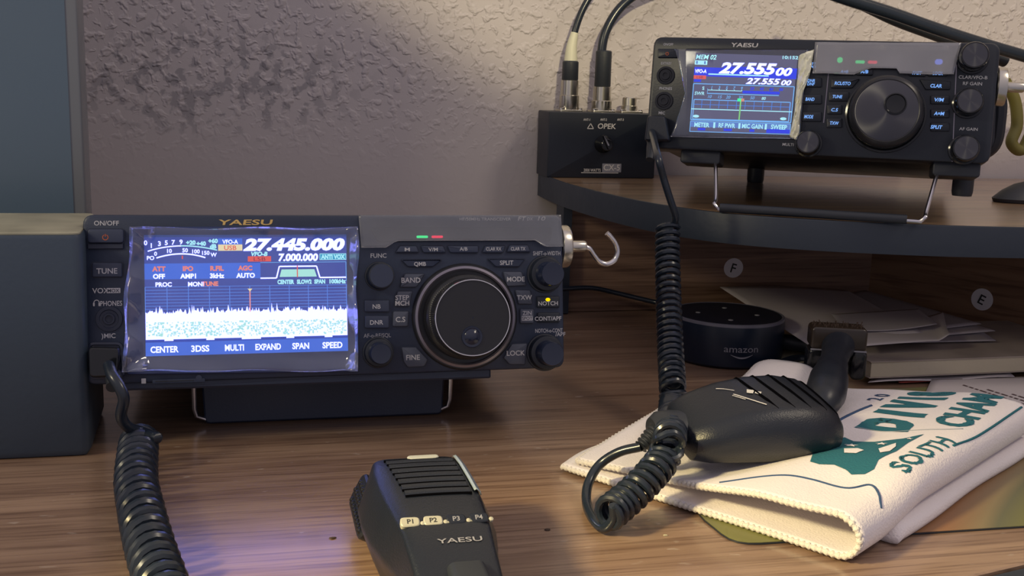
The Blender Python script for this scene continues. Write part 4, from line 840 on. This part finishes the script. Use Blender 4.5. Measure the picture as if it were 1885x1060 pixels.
b = MB(); b.rings(I4, [[fa(x, y, dz) for x, y, dz in ((.0165, y_, .0001), (.0176, y_, .0006), (.0192, y_, -.0007), (.0196, y_, -.0022))] for y_ in [.443-.0022*k for k in range(21)]], 'highlight_pale', closed=False); o = b.build('edge_highlight', mA); o['label'] = 'bluish highlight painted along the right edge'; o.modifiers.new('t', 'SOLIDIFY').thickness = .0004  # chamfer highlight built as a pale painted sliver
b = MB(); b.prism(T(XC(.439)+.003, .4392, 0), rrect(0, 0, .0135, .0036, .0016), [(0, .0335), (0, .0350), (.0004, .0353)], 'pale_cap'); b.text(T(XC(.439)+.003, .4392, 0), 'MUTE', 0, 0, .0018, 'black_ink', .0355); 
b = MB(); b.prism(T(XC(.439)+.003, .4388, .0006), rrect(0, 0, .0135, .0036, .0016), [(0, .0330), (0, .0350), (.0004, .0353)], 'pale_cap'); o = b.build('name_badge', mA); o['label'] = 'pale oval badge at the top'
FZ = Matrix(((1, 0, 0, 0), (0, math.cos(.5), -math.sin(.5), 0), (0, math.sin(.5), math.cos(.5), 0), (0, 0, 0, 1)))
for k, s_ in enumerate(('P1', 'P2', 'P3', 'P4')):
    x = -.0132+k*.0086; y = .3735; s4 = fa(x, y, 0); Fp = T(*s4) @ FZ; b = MB()
    b.prism(Fp, rpoly([(-.0036, -.0022), (.0036, -.0022), (.0036, .0020), (-.0036, .0022)], .0016), [(0, -.001), (0, .0008), (.0004, .0011)], 'pale_key' if k < 2 else 'mic_plastic'); b.text(Fp, s_, 0, 0, .0021, 'black_ink' if k < 2 else 'gray_print', .00116, bold=.02)
    o = b.build('key', mA); o['label'] = 'pale lit key' if k < 2 else 'dark key'
    b = MB(); b.lathe(Fp @ T(.0046, -.0008, 0), [(.0009, -.0004), (.0009, .0007), (.0004, .0010)], 'pale_key', 14); b.build('key_lamp', o)
b = MB(); yL = .3615
def fl(p, q): return fa(p, q, .00035)
b.text(I4, 'YAESU', .003, yL, .0024, 'gray_print', wd=.0165, bold=.01, fn=fl); b.build('brand_lettering', mA)
# push-to-talk bar with ribs, left side
b = MB(); F_ = Matrix(((0, -.55, -.83, .0415), (1, 0, 0, .437), (0, .83, -.55, .0165), (0, 0, 0, 1)))
F_ = Matrix(((0, .45, -.89, .0425), (1, 0, 0, .447), (0, .89, .45, .0165), (0, 0, 0, 1))) @ T(0, 0, -.0035)
b.prism(F_, rrect(-.009, 0, .044, .016, .005), [(0, -.006), (0, .0015), (.0008, .0024)], 'mic_plastic'); pt_ = b.build('push_to_talk_bar', mA)
b = MB()
for i in range(9):
    for j in range(3): b.lathe(F_ @ T(-.027+i*.0042+.002*(j % 2), -.0045+j*.0042, 0), [(.0015, .0022), (.0013, .0031), (.0007, .0036)], 'black_gloss', 10)
b.build('grip_studs', pt_)
b = MB(); q = at_z(673, 978, .0105); b.lathe(T(q.x, q.y, q.z) @ Matrix.Rotation(-PI/2, 4, 'Y'), [(.0020, -.003), (.0020, .0012), (.0009, .002)], 'pale_cap', 16); o = b.build('side_button', mA); o['label'] = 'small whitish side button'
b = MB(); b.rbox(Matrix(((1, 0, 0, .0715), (0, 0, -1, .328), (0, 1, 0, .0225), (0, 0, 0, 1))), 0, 0, .014, .014, -.020, .014, .003, .001, 'black_rubber'); b.build('cord_boot', mA)
b = MB(); b.tube(smoothpath([(.0715, .316, .0165), (.072, .30, .013), (.074, .27, .004), (.08, .24, .0035)], 6), .0026, 'cord_rubber', 12); b.build('cord', mA)

# --- towel
F0 = Vector((.232, .392, 0)); ta = Vector((.83, .557, 0)); tb = Vector((-.557, .83, 0))
FT = Matrix(((ta.x, tb.x, 0, F0.x), (ta.y, tb.y, 0, F0.y), (0, 0, 1, 0), (0, 0, 0, 1)))
def sm(x): x = max(0, min(1, x)); return x*x*(3-2*x)
RF = .0088
def lift(a): return .0065*sm((a-.02)/.05)
def zbot(a, b): return .0028+lift(a)*(1 if b < .11 else sm((.15-b)/.04))
def ztop(a, b):
    if b < -.010: 
        d = min(1, (-.010-b)/.0098); zc = .0028+lift(a)+RF; return zc+RF*math.sqrt(max(0, 1-d*d))
    h = .0028+lift(a)+2*RF
    t = sm((b+.010)/.12); z = h*(1-t)+(.0075+lift(a)*.8)*t
    z += .0014*math.sin(a*42+b*30)*sm(b/.03)+.0010*math.sin(b*75-a*20)*sm(b/.03)
    z += .010*math.exp(-((a-.20)/.035)**2-((b-.120)/.03)**2)
    return max(z, zbot(a, b)+.0034)
def bmax(a): return .138+.012*sm(a/.1)+.004*math.sin(a*70)-.02*sm((a-.16)/.05)*0
def amax(b): return .212-.020*math.exp(-((b-.088)/.022)**2)+.006*math.sin(b*30)+.016*math.exp(-((b-.138)/.022)**2)
tw = empty('towel', (F0.x+.08, F0.y+.12, 0), 'white folded towel with teal printed lettering at lower right', 'towel')
NA, NBt, NC, NBb = 70, 56, 10, 30
vs = []; fs = []; row = NBb+1+NC-1+NBt+1
for i in range(NA+1):
    s_ = i/NA
    for j in range(row):
        if j <= NBb: t = j/NBb; bb_ = bmax(s_*.21)*(1-t)+(-.010)*t; a_ = amax(bb_)*s_-.004*sm(bb_/.14); z = zbot(a_, bb_)
        elif j < NBb+NC: t = (j-NBb)/NC; th = -PI/2-PI*t; a0 = amax(-.01)*s_; bb_ = -.010+RF*1.08*math.cos(th); a_ = a0; z = zbot(a0, 0)+RF+RF*math.sin(th)
        else: t = (j-NBb-NC)/NBt; bb_ = -.010*(1-t)+(bmax(s_*.21)-.006)*t; a_ = amax(bb_)*s_+.003*sm(bb_/.14)-.002*math.sin(bb_*60)*(1-s_); z = ztop(a_, bb_)
        vs.append((a_, bb_, z))
fs = [(i*row+j, i*row+j+1, (i+1)*row+j+1, (i+1)*row+j) for i in range(NA) for j in range(row-1)]
b = MB(); b.add(FT, vs, fs, 'terry_cloth'); o = b.build('folded_cloth', tw, smooth=180); md = o.modifiers.new('thickness', 'SOLIDIFY'); md.thickness = .0028; md.offset = 0
# second folded slab below
b = MB(); rings = []
for i in range(41):
    a_ = .034+(.232-.034)*i/40; h = .0062; e = 1 if 0 < i < 40 else .5; o_ = []
    bl, br = .118, -.0230-.0008*math.sin(i*.25)
    for x, z in ((bl, .0006), (br+.004, .0006), (br+.001, .0020), (br, .0045), (br+.0015, .0072), (br+.006, .0088), (.03, .0086), (bl, .0082)): o_.append((a_, x, .0006+(z-.0006)*e))
    rings.append(o_)
b.rings(FT, rings, 'terry_cloth'); b.build('lower_fold', tw, smooth=180)
# serged scalloped hem
def hem(rowfn, name='hem'):
    b = MB(); pts = [FT @ Vector(p) for p in rowfn]; P = smoothpath(pts, 3); L = 0; rr = []
    for i, p in enumerate(P):
        if i: L += (p-P[i-1]).length
        rr.append(.0018+.0005*math.sin(L*2*PI/.0030))
    out = []; rr = []; L = 0; step = .0006; nxt = 0
    for p, q in zip(P, P[1:]):
        l = (q-p).length; x = nxt
        while x < l: out.append(p+(q-p)*x/l); rr.append(.00135+.00035*math.sin((L+x)*2*PI/.0027)); x += step
        nxt = x-l; L += l
    b.tube(out, rr, 'hem_thread', 8); return b.build(name, tw, smooth=180)
hem([vs[j] for j in range(0, row)]); hem([vs[i*row+row-1] for i in range(0, NA+1)])
# prints
def tfn(a_, b_, dz=.00165): return (a_, b_, ztop(a_, b_)+dz)
def ttext(st, a_, b_, h_, wd, rot, mat, bold=.03, shear=0):
    vsg, fsg, bx = glyphs(st, shear, bold); bm = bmesh.new(); vv = [bm.verts.new((x, y, 0)) for x, y in vsg]
    for f in fsg:
        try: bm.faces.new([vv[i] for i in f])
        except ValueError: pass
    bmesh.ops.remove_doubles(bm, verts=bm.verts, dist=1e-5); bmesh.ops.triangulate(bm, faces=bm.faces)
    for _ in range(2):
        ed = [e for e in bm.edges if e.calc_length() > .12]
        if ed: bmesh.ops.subdivide_edges(bm, edges=ed, cuts=1); bmesh.ops.triangulate(bm, faces=bm.faces)
    k = h_/(bx[3]-bx[2]); kx = wd/(bx[1]-bx[0]); c, s_ = math.cos(rot), math.sin(rot); b = MB(); o = []; bm.verts.index_update()
    for v in bm.verts:
        p, q = (v.co.x-(bx[0]+bx[1])/2)*kx, (v.co.y-(bx[2]+bx[3])/2)*k; p, q = p*c-q*s_+a_, p*s_+q*c+b_
        q += .0004*math.sin(p*2600); o.append(tfn(p, q))
    b.add(FT, o, [tuple(v.index for v in f.verts) for f in bm.faces], mat); bm.free(); return b
def pr(b, label):
    o = b.build('print', tw, smooth=180); o['label'] = label
pr(ttext('D I V I S', .164, .0300, .0270, .106, .13, 'teal_print', .085), 'teal printed letters DIVIS')
pr(ttext('CHAM', .174, .0015, .0185, .078, .10, 'teal_print', .045), 'teal printed letters CHAM')
pr(ttext('2 0', .182, .0555, .0085, .026, .18, 'blue_thread', .02), 'small blue printed digits 20')
pr(ttext('SOUTH', .084, -.0100, .0100, .058, .0, 'teal_print', .02), 'small teal printed letters SOUTH')
def gpoly(pts, mat, dz=.00165, n=2):
    bm = bmesh.new(); ts = mgeo.tessellate_polygon([[Vector((x, y, 0)) for x, y in pts]]); vv = [bm.verts.new((x, y, 0)) for x, y in pts]
    for t in ts: bm.faces.new([vv[i] for i in t])
    for _ in range(4):
        ed = [e for e in bm.edges if e.calc_length() > .004]
        if ed: bmesh.ops.subdivide_edges(bm, edges=ed, cuts=1); bmesh.ops.triangulate(bm, faces=bm.faces)
    b = MB(); bm.verts.index_update(); b.add(FT, [tfn(v.co.x, v.co.y, dz) for v in bm.verts], [tuple(v.index for v in f.verts) for f in bm.faces], mat); bm.free(); return b
b = gpoly([(.044, .027), (.065, .035), (.078, .038), (.090, .032), (.085, .025), (.088, .016), (.099, .006), (.112, .001), (.093, .001), (.076, -.0005), (.060, .001), (.050, -.0015), (.044, .000), (.041, .005), (.044, .009), (.046, .016), (.043, .022)], 'teal_print')
def star(cx_, cy_, r_): return [(cx_+(r_ if k % 2 == 0 else r_*.42)*math.cos(2*PI*k/10+.3), cy_+(r_ if k % 2 == 0 else r_*.42)*math.sin(2*PI*k/10+.3)) for k in range(10)]
for cx_, cy_, r_ in ((.0745, .0215, .0036), (.084, .0105, .0030), (.062, .028, .0028), (.099, .003, .0018)):
    m2 = gpoly(star(cx_, cy_, r_), 'terry_cloth', .0020); b.add(I4, m2.v, m2.f, 'terry_cloth')
for pts in ([(.060, .018), (.066, .021), (.070, .016), (.068, .012), (.062, .013)], [(.068, .004), (.074, .0075), (.088, .005), (.082, .0025), (.073, .0015)]):
    m2 = gpoly(pts, 'terry_cloth', .0020); b.add(I4, m2.v, m2.f, 'terry_cloth')
pr(b, 'teal printed shape with white stars')
def tline(pts, wd, mat, label):
    P = smoothpath([(*p, 0) for p in pts], 10); b = MB(); P3 = [FT @ Vector(tfn(p.x, p.y, .0014)) for p in P]; b.tube(P3, wd, mat, 6); o = b.build('stitching', tw, smooth=180); o['label'] = label
tline([(.006, .052), (.022, .034), (.027, .017), (.028, .001), (.036, -.006), (.032, -.012), (.024, -.0172)], .0006, 'blue_thread', 'dark blue stitched line across the near end')
tline([(.112, .048), (.125, .0485), (.154, .0475)], .0009, 'blue_thread', 'dark blue printed line near the far end')
tline([(.111, .036), (.111, .022), (.117, .009), (.127, -.003), (.135, -.0095)], .0004, 'gray_thread', 'thin grey squiggle')
tline([(.108, -.0150), (.13, -.0165), (.155, -.0165), (.18, -.016), (.205, -.0155)], .0007, 'teal_print', 'teal line along the fold edge')

# --- mat
b = MB(); pm = [at_z(1308, 960, 0), at_z(1352, 1006, 0), at_z(1885, 972, 0)]
d_ = (pm[2]-pm[1]).normalized(); e_ = pm[2]+d_*.25
pts = rpoly([(pm[0].x-.004, pm[0].y+.012), (pm[1].x, pm[1].y), (e_.x, e_.y), (.66, .62), (.40, .62)], .012, 4)
b.prism(I4, pts, [(0, .0002), (0, .0009)], 'black_rubber'); b.prism(I4, inset(pts, .0004), [(0, .0009), (0, .0011)], 'mat_print'); o = b.build('mouse_mat'); tag(o, 'thin olive and brown mat with dark edge under the white towel', 'mat')

# --- microphone B with its coiled cord
ZB = .0205
mB = empty('hand_microphone', (.25, .49, ZB), 'black hand microphone lying on the white towel, long coiled cord to the smaller radio', 'microphone')
qx = Vector((1, .045, 0)).normalized(); qy = Vector((-qx.y, qx.x, 0)); org = Vector((.1985, .4700, 0))
FMb = Matrix(((qx.x, qy.x, 0, org.x), (qx.y, qy.y, 0, org.y), (0, 0, 1, 0), (0, 0, 0, 1))) @ T(0, 0, .0232) @ Matrix.Rotation(.24, 4, 'X') @ T(0, 0, -.019)
SB_ = [(-.0015, .014, .0135, .0225, .0315), (.002, .019, .0180, .0195, .0365), (.012, .0225, .0208, .0190, .0405), (.028, .0245, .0222, .0190, .0450), (.046, .0262, .0232, .0190, .0472), (.064, .0272, .0235, .0192, .0472), (.078, .0262, .0225, .0198, .0450), (.088, .0225, .019, .0215, .0405), (.093, .0165, .0140, .0240, .0360), (.0955, .0085, .007, .0275, .0325)]
b = MB(); rings = []
SB_ = [(x*.87, *r_) for x, *r_ in SB_]
for (x, wm, wt, z0, zt) in SB_:
    pts = rpoly([(-wm*.80, z0), (wm*.80, z0), (wm, z0+(zt-z0)*.42), (wt, zt-(zt-z0)*.22), (wt*.72, zt-.0006), (0, zt), (-wt*.72, zt-.0006), (-wt, zt-(zt-z0)*.22), (-wm, z0+(zt-z0)*.42)], .0038, 4)
    rings.append([(x, y, z) for y, z in pts])
b.rings(FMb, rings, 'mic_plastic'); b.build('body', mB)
def ztB(x, y):
    for p, q in zip(SB_, SB_[1:]):
        if p[0] <= x <= q[0]:
            t = (x-p[0])/(q[0]-p[0]); zt = p[4]*(1-t)+q[4]*t; wt = p[2]*(1-t)+q[2]*t; z0 = p[3]*(1-t)+q[3]*t
            r_ = abs(y)/wt
            return zt-.0006*min(1, r_/.72)-(max(0, r_-.72)/.28)*(zt-z0)*.20
    return .04
b = MB()
for k in range(5):
    P3 = []
    for i in range(15):
        t = i/14; y = .0190-.034*t; x = .034+.0088*k+.0070*t-.004*(t-.5)**2*-4*.3; P3.append(FMb @ Vector((x, y, ztB(x, y)-.0002)))
    b.tube(P3, [.0009*min(1, 4*min(i, 14-i)/14+.2) for i in range(15)], 'slot_black', 6)
b.build('grille_slots', mB)
b = MB()
def fb_(p, q): return (p, q, ztB(p, q)+.0004)
rt_ = lambda st, x, y, h_, wd: b.text(FMb, st, x, y, h_, 'silver_print', wd=wd, fn=fb_, rot=-PI/2+.45, bold=.01)
b.add(FMb, [fb_(*p) for p in ((.0345, .0035), (.0375, .0015), (.0355, -.001), (.033, .0005))], [(0, 1, 2, 3)], 'silver_print'); b.add(FMb, [fb_(*p) for p in ((.0375, .0005), (.0400, -.0010), (.0385, -.0030), (.0365, -.001))], [(0, 1, 2, 3)], 'silver_print')
b.line(FMb, [(.0265, .0090), (.0310, .0025)], .0005, 0, 'silver_print') if 0 else None
for (xa, ya, xb, yb, wd_) in ((.0215, .010, .0285, .0045, .0005), (.0265, .0015, .0375, -.0115, .0007), (.0255, .0005, .0300, -.0045, .0005)):
    n = 8; vs_ = []; d2 = Vector((xb-xa, yb-ya)).normalized(); nx, ny = -d2.y*wd_/2, d2.x*wd_/2
    for i in range(n+1):
        t = i/n; x, y = xa+(xb-xa)*t, ya+(yb-ya)*t; vs_ += [fb_(x+nx, y+ny), fb_(x-nx, y-ny)]
    b.add(FMb, vs_, [(2*i, 2*i+1, 2*i+3, 2*i+2) for i in range(n)], 'silver_print')
b.build('printed_marking', mB)
b = MB(); b.rings(FMb, [[(x, r_*math.cos(a)*1.25, .0285+r_*math.sin(a)*.95) for a in [2*PI*k/20 for k in range(20)]] for x, r_ in ((.004, .0085), (-.004, .0092), (-.010, .0088), (-.014, .006))], 'black_rubber'); b.build('cord_block', mB)
SB0 = 1; s0 = FMb @ Vector((-.009, .001, .0300)); s1 = at_z(1180, 822, .026)
b = MB(); P = [s0.lerp(s1, t/24) for t in range(25)]; b.tube(P, [(.0047-.0017*i/24)+(.0006 if i % 4 < 2 else -.0004) for i in range(25)], 'black_rubber', 14); b.build('strain_relief', mB)
cc = [at_y(1229, 418, .642), at_y(1229, 480, .630), at_y(1231, 560, .611), at_y(1234, 640, .590), at_y(1238, 710, .566), at_y(1238, 755, .548), at_z(1234, 800, .034), at_z(1222, 842, .026), at_z(1200, 872, .0215), at_z(1172, 902, .0165), at_z(1140, 930, .0122), at_z(1117, 948, .0108)]
b = MB(); hb = helix(cc, .0064, .0046, 14, side_phase(cc, .0064, .0046, 14)); b.tube(hb, .0018, 'cord_rubber', 8); b.build('coil', mB)
b = MB(); j = FB @ Vector((*FBo.uv(1200, 243, .010), .010)); sk = Vector((0, 0, 0))
b.tube(smoothpath([j, at_y(1210, 285, .635), at_y(1222, 330, .632), at_y(1234, 368, .632), at_y(1243, 395, .634), at_y(1243, 410, .638), hb[0]], 8), .0023, 'cord_rubber', 12); b.build('cord', mB)
b = MB(); e2 = hb[-1]
b.tube(smoothpath([e2, e2.lerp(at_z(1130, 970, .0050), .6), at_z(1112, 972, .0035), at_z(1092, 955, .0035), at_z(1080, 925, .0038), at_z(1083, 890, .008), at_z(1104, 855, .015), at_z(1140, 832, .022), s1], 8), .0023, 'cord_rubber', 12); b.build('cord_loop', mB)
b = MB(); P = [FBo.uv(x, y) for x, y in ((1190, 262), (1236, 262), (1228, 216), (1196, 216))]; b.prism(FB, rpoly(P, .002), [(0, .0002), (0, .0085), (.0006, .0096), (.0012, .0100)], 'black_plastic')
jj = FBo.uv(1200, 243, .012); b.lathe(FB @ T(jj[0], jj[1], 0) @ Matrix.Rotation(1.0, 4, 'X'), [(.0040, .006), (.0038, .012), (.0030, .018), (.0026, .022)], 'black_rubber', 18); b.build('plug', mB, smooth=14)

# --- round smart speaker (puck)
fr = at_z(1332, 681, 0); dv_ = Vector((fr.x, fr.y, 0)).normalized(); pc = fr+dv_*.0415
dot = empty('smart_speaker', (pc.x, pc.y, 0), 'round dark blue-black puck speaker with light ring under the shelf', 'speaker')
FD = T(pc.x, pc.y, 0) @ Matrix.Rotation(math.atan2(dv_.y, dv_.x)-PI/2, 4, 'Z'); R_ = .0412; HD = .0325
b = MB(); b.lathe(FD, [(R_*.94, .0004), (R_*.985, .002), (R_, .005), (R_, HD-.0035), (R_*.995, HD-.0022)], 'dot_body', 96); b.build('body', dot)
b = MB(); b.lathe(FD, [(R_*.995, HD-.0022), (R_*.992, HD-.0004), (R_*.965, HD), (R_*.945, HD-.0003)], 'light_ring', 96, caps=(False, False)); o = b.build('light_ring', dot); o['label'] = 'pale lavender rim'
b = MB(); b.lathe(FD, [(R_*.95, HD-.0008), (R_*.945, HD-.0004), (R_*.3, HD-.0009), (R_*.02, HD-.0009)], 'dot_top', 96); b.build('top_plate', dot)
for k in range(4):
    an = PI*k/2+.12; b = MB(); b.lathe(FD @ T(R_*.52*math.cos(an), R_*.52*math.sin(an), HD-.0009), [(.0019, 0), (.0018, .0004), (.0008, .0007)], 'dot_button', 16); b.build('button', dot)
b = MB()
def fcyl(p, q): th = p/R_; return ((R_+.0002)*math.sin(th), -(R_+.0002)*math.cos(th), q)
b.text(FD, 'amazon', .0115, .0155, .0050, 'gray_print', wd=.0245, fn=fcyl, bold=.0)
vs_ = []
for i in range(17):
    t = i/16; x = .004+.016*t; z = .0112-.0022*math.sin(PI*t); w_ = .0005*math.sin(PI*t)+.00012; vs_ += [fcyl(x, z+w_), fcyl(x, z-w_)]
b.add(FD, vs_, [(2*i, 2*i+1, 2*i+3, 2*i+2) for i in range(16)], 'gray_print'); b.build('brand_lettering', dot)
y_ = pc.y-.005
b = MB(); b.tube([at_z(1436, 628, .012), at_z(1465, 632, .012), at_z(1500, 636, .012)], .0058, 'black_rubber', 14); b.build('cable_plug', dot)
b = MB(); b.tube(smoothpath([at_z(1498, 636, .011), at_z(1530, 640, .008), at_z(1560, 642, .006), at_z(1588, 652, .004)], 6), .0022, 'cord_rubber', 10); b.build('cable', dot)
cable_ = [at_z(1395, 690, .0035), at_z(1440, 668, .004), at_z(1470, 660, .004), at_z(1500, 664, .004), at_z(1540, 668, .004)]
b = MB(); b.tube(smoothpath(cable_, 8), .003, 'cord_rubber', 10); o = b.build('cable'); tag(o, 'short black cable on the desk between puck speaker and shaver', 'cable')
# dark block and card behind
q = at_z(1272, 566, 0); b = MB(); b.box(I4, (q.x-.011, q.y+.0, .0003), (q.x+.011, q.y+.03, .014), 'slate_box', .0015); o = b.build('small_box'); tag(o, 'small dark slate box behind the left of the puck speaker', 'box')
# papers
def sheet(name, cor, mat, label, cat='paper', bend=None, n=16, th=.0003):
    C4 = [at_z(x, y, z) for x, y, z in cor]; vs_ = []
    for j_ in range(n+1):
        for i in range(n+1):
            s_, t = i/n, j_/n; p = (C4[0]*(1-s_)+C4[1]*s_)*(1-t)+(C4[3]*(1-s_)+C4[2]*s_)*t
            vs_.append(p+Vector((0, 0, bend(s_, t) if bend else .0006*math.sin(3*s_+2*t))))
    b = MB(); b.add(I4, vs_, [(j_*(n+1)+i, j_*(n+1)+i+1, (j_+1)*(n+1)+i+1, (j_+1)*(n+1)+i) for j_ in range(n) for i in range(n)], mat); o = b.build(name, smooth=60)
    md = o.modifiers.new('thickness', 'SOLIDIFY'); md.thickness = th; return tag(o, label, cat)
bx0 = at_z(1600, 697, .005); bk = empty('paperback_book', (bx0.x+.1, bx0.y+.06, .005), 'thick closed book with cream page edges lying under the loose envelopes', 'book')
FBk = T(bx0.x, bx0.y, 0) @ Matrix.Rotation(.015, 4, 'Z')
b = MB(); b.box(FBk, (.0012, .0008, .0058), (.19, .105, .0160), 'page_edge'); b.build('pages', bk)
b = MB(); b.box(FBk, (0, 0, .0160), (.191, .106, .0167), 'book_cover', .0001); b.build('cover', bk)
b = MB(); b.box(FBk, (0, 0, .0051), (.191, .106, .0057), 'book_cover', .0001); b.build('back_cover', bk)
sheet('paper_sheet', [(1598, 702, .0035), (1868, 692, .0035), (1840, 668, .0035), (1640, 660, .0035)], 'paper_white', 'white sheet poking out flat beneath the closed book', bend=lambda s_, t: .0006*math.sin(9*s_)*(1-t)-.0006)
sheet('paper_sheet', [(1655, 704, .0018), (1790, 698, .0018), (1760, 670, .0018), (1640, 670, .0018)], 'red_ink', 'thin red-edged slip under the white sheet and book', bend=lambda s_, t: 0)
sheet('card', [(1290, 566, .004), (1352, 566, .004), (1345, 541, .008), (1280, 541, .008)], 'paper_cream', 'small cream card leaning behind the puck speaker', 'card')
sheet('card', [(1425, 676, .0012), (1500, 668, .0012), (1505, 640, .0012), (1440, 640, .0012)], 'paper_cream', 'crumpled cream slip on the desk right of the puck speaker', 'paper', bend=lambda s_, t: .0012*abs(math.sin(6*s_+4*t)))
zt_ = .0172
sheet('envelope', [(1560, 634, zt_+.0004), (1833, 630, zt_+.0004), (1770, 585, zt_+.0004), (1520, 590, zt_+.0004)], 'paper_gray', 'lowest envelope of the pile, its tip pointing furthest right', 'envelope', bend=lambda s_, t: .0012*s_*(1-t)+.0002)
sheet('envelope', [(1580, 630, zt_+.0022), (1832, 611, zt_+.0026), (1640, 552, zt_+.0022), (1480, 585, zt_+.0022)], 'paper_white', 'middle envelope of the pile with a sharp right tip', 'envelope', bend=lambda s_, t: .0010*s_)
sheet('envelope', [(1590, 622, zt_+.0040), (1806, 598, zt_+.0048), (1592, 536, zt_+.0040), (1440, 560, zt_+.0040)], 'paper_gray', 'upper envelope of the pile against the side panel', 'envelope', bend=lambda s_, t: .0010*s_)
sheet('envelope', [(1497, 640, zt_+.0040), (1700, 612, zt_+.0070), (1560, 534, zt_+.0060), (1325, 528, .0275)], 'paper_white', 'long white envelope stretching back behind the puck speaker', 'envelope', bend=lambda s_, t: .0020*math.sin(PI*s_))
sheet('envelope', [(1592, 637, zt_+.0065), (1747, 629, zt_+.0065), (1735, 584, zt_+.0085), (1545, 584, zt_+.0085)], 'paper_white', 'topmost white envelope with curled right edge', 'envelope', bend=lambda s_, t: .0045*sm((s_-.88)/.12)*(1-.3*t)+.0010*math.sin(6*t+2*s_))
sheet('envelope', [(1560, 610, zt_+.0100), (1725, 598, zt_+.0108), (1690, 570, zt_+.0100), (1530, 580, zt_+.0100)], 'paper_gray', 'folded flap sheet resting on the topmost envelope', 'paper', bend=lambda s_, t: -.0022*math.sin(PI*s_)*(1-t)+.0008)
o = sheet('printed_page', [(1700, 730, .0026), (1905, 790, .0026), (1990, 690, .0026), (1715, 698, .0026)], 'paper_white', 'white page with small brown print right of the towel', bend=lambda s_, t: 0)
b = MB(); random.seed(9)
ln = [at_z(1772, 716, 0), at_z(1885, 752, 0)]; dl = (ln[1]-ln[0]).normalized(); pn = Vector((-dl.y, dl.x, 0))
for k in range(4):
    x = .004*k
    st_ = ln[0]+pn*(.0065*k)+dl*(.010*k)
    while x < .10:
        l_ = random.uniform(.002, .006); p = st_+dl*x; q = st_+dl*(x+l_); b.line(I4, [(p.x, p.y), (q.x, q.y)], .0017, .0030, 'brown_ink'); x += l_+.0012
b.build('printed_lines', o)

# --- shaver
sv = empty('electric_shaver', (.335, .555, .02), 'small dark shaver with bulb handle and smoky clear head, on the towel corner', 'shaver')
e0 = Vector((.2925, .4990, .0290)); e1 = Vector((.3640, .6080, .0340)); dd_ = (e1-e0).normalized()
N_ = 30; P = []; rr = []
prof_ = [(0, .0020), (.03, .0055), (.08, .0082), (.18, .0099), (.32, .0098), (.5, .0082), (.68, .0072), (.85, .0078), (1, .0092)]
for i in range(N_+1):
    t = i/N_
    for (a0, r0), (a1, r1) in zip(prof_, prof_[1:]):
        if a0 <= t <= a1: r_ = r0+(r1-r0)*sm((t-a0)/(a1-a0)); break
    P.append(e0.lerp(e1, t)+Vector((0, 0, .003*math.sin(PI*t)))); rr.append(r_*1.12)
b = MB(); b.tube(P, rr, 'black_plastic', 24); b.build('handle', sv, smooth=60)
yw = math.atan2(dd_.y, dd_.x)-PI/2
FS_ = T(e1.x, e1.y, -.0065) @ Matrix.Rotation(yw*.6, 4, 'Z') @ Matrix(((1, 0, 0, 0), (0, 0, -1, 0), (0, 1, 0, 0), (0, 0, 0, 1)))
b = MB()
for sg in (-1, 1): b.rbox(FS_, sg*.0135, .0290, .010, .0200, -.012, .002, .004, .002, 'black_gloss')
b.rbox(FS_, 0, .0300, .022, .0150, -.012, -.001, .003, .001, 'black_gloss'); b.build('head', sv)
b = MB(); b.rbox(FS_, 0, .0455, .0350, .0150, -.014, .002, .003, .0015, 'smoke_plastic'); o = b.build('guard', sv); o['label'] = 'smoky brown guard on top'
b = MB(); b.rbox(FS_, 0, .0384, .0350, .0009, .0021, .0025, .0003, 0, 'gray_print'); b.rbox(FS_ @ Matrix.Rotation(.12, 4, 'Z'), .0025, .0440, .0009, .0105, .0022, .0026, .0003, 0, 'silver_print'); b.build('guard_line', sv)
b = MB(); random.seed(4)
for k in range(70):
    x = random.uniform(-.0165, .0165); z = random.uniform(-.012, .001); p = FS_ @ Vector((x, .0525, z)); q = FS_ @ Vector((x+random.uniform(-.001, .001), .0525+random.uniform(.001, .0028), z)); b.tube([p, q], .0003, 'dark_chip', 4)
o = b.build('bristles', sv); o['label'] = 'fuzzy brown hair stubble on the head'; o['kind'] = 'stuff'
# --- debris crumbs: part of desk wear
b = MB(); random.seed(21)
for (px_, py_, s_) in ((1008, 975, .0022), (612, 990, .0018), (1225, 985, .0012), (1735, 964, .0010)):
    q = at_z(px_, py_, .0003)
    b.prism(T(q.x, q.y, 0), [(s_*random.uniform(.5, 1)*math.cos(2*PI*k/9), s_*.6*random.uniform(.5, 1)*math.sin(2*PI*k/9)) for k in range(9)], [(0, .0002), (s_*.1, .0006)], 'dark_chip' if px_ < 1100 else 'paper_cream')
b.build('surface_chips', desk)

# ------------------------------------------------------------------ GROUPS
for o in bpy.data.objects:
    if o.parent is None and o.get('label'):
        k = o.name.split('.')[0]
        g = {'envelope': 'envelopes piled under the shelf', 'coaxial_cable': 'coaxial cables on the switch box', 'transceiver': 'radios on the desk and shelf',
             'hand_microphone': 'hand microphones', 'magnetic_hook': 'magnetic hooks on the radios', 'cable': 'loose cables', 'card': 'cream cards behind the desk things', 'paper_sheet': 'flat sheets under the book'}.get(k)
        if g: o['group'] = g
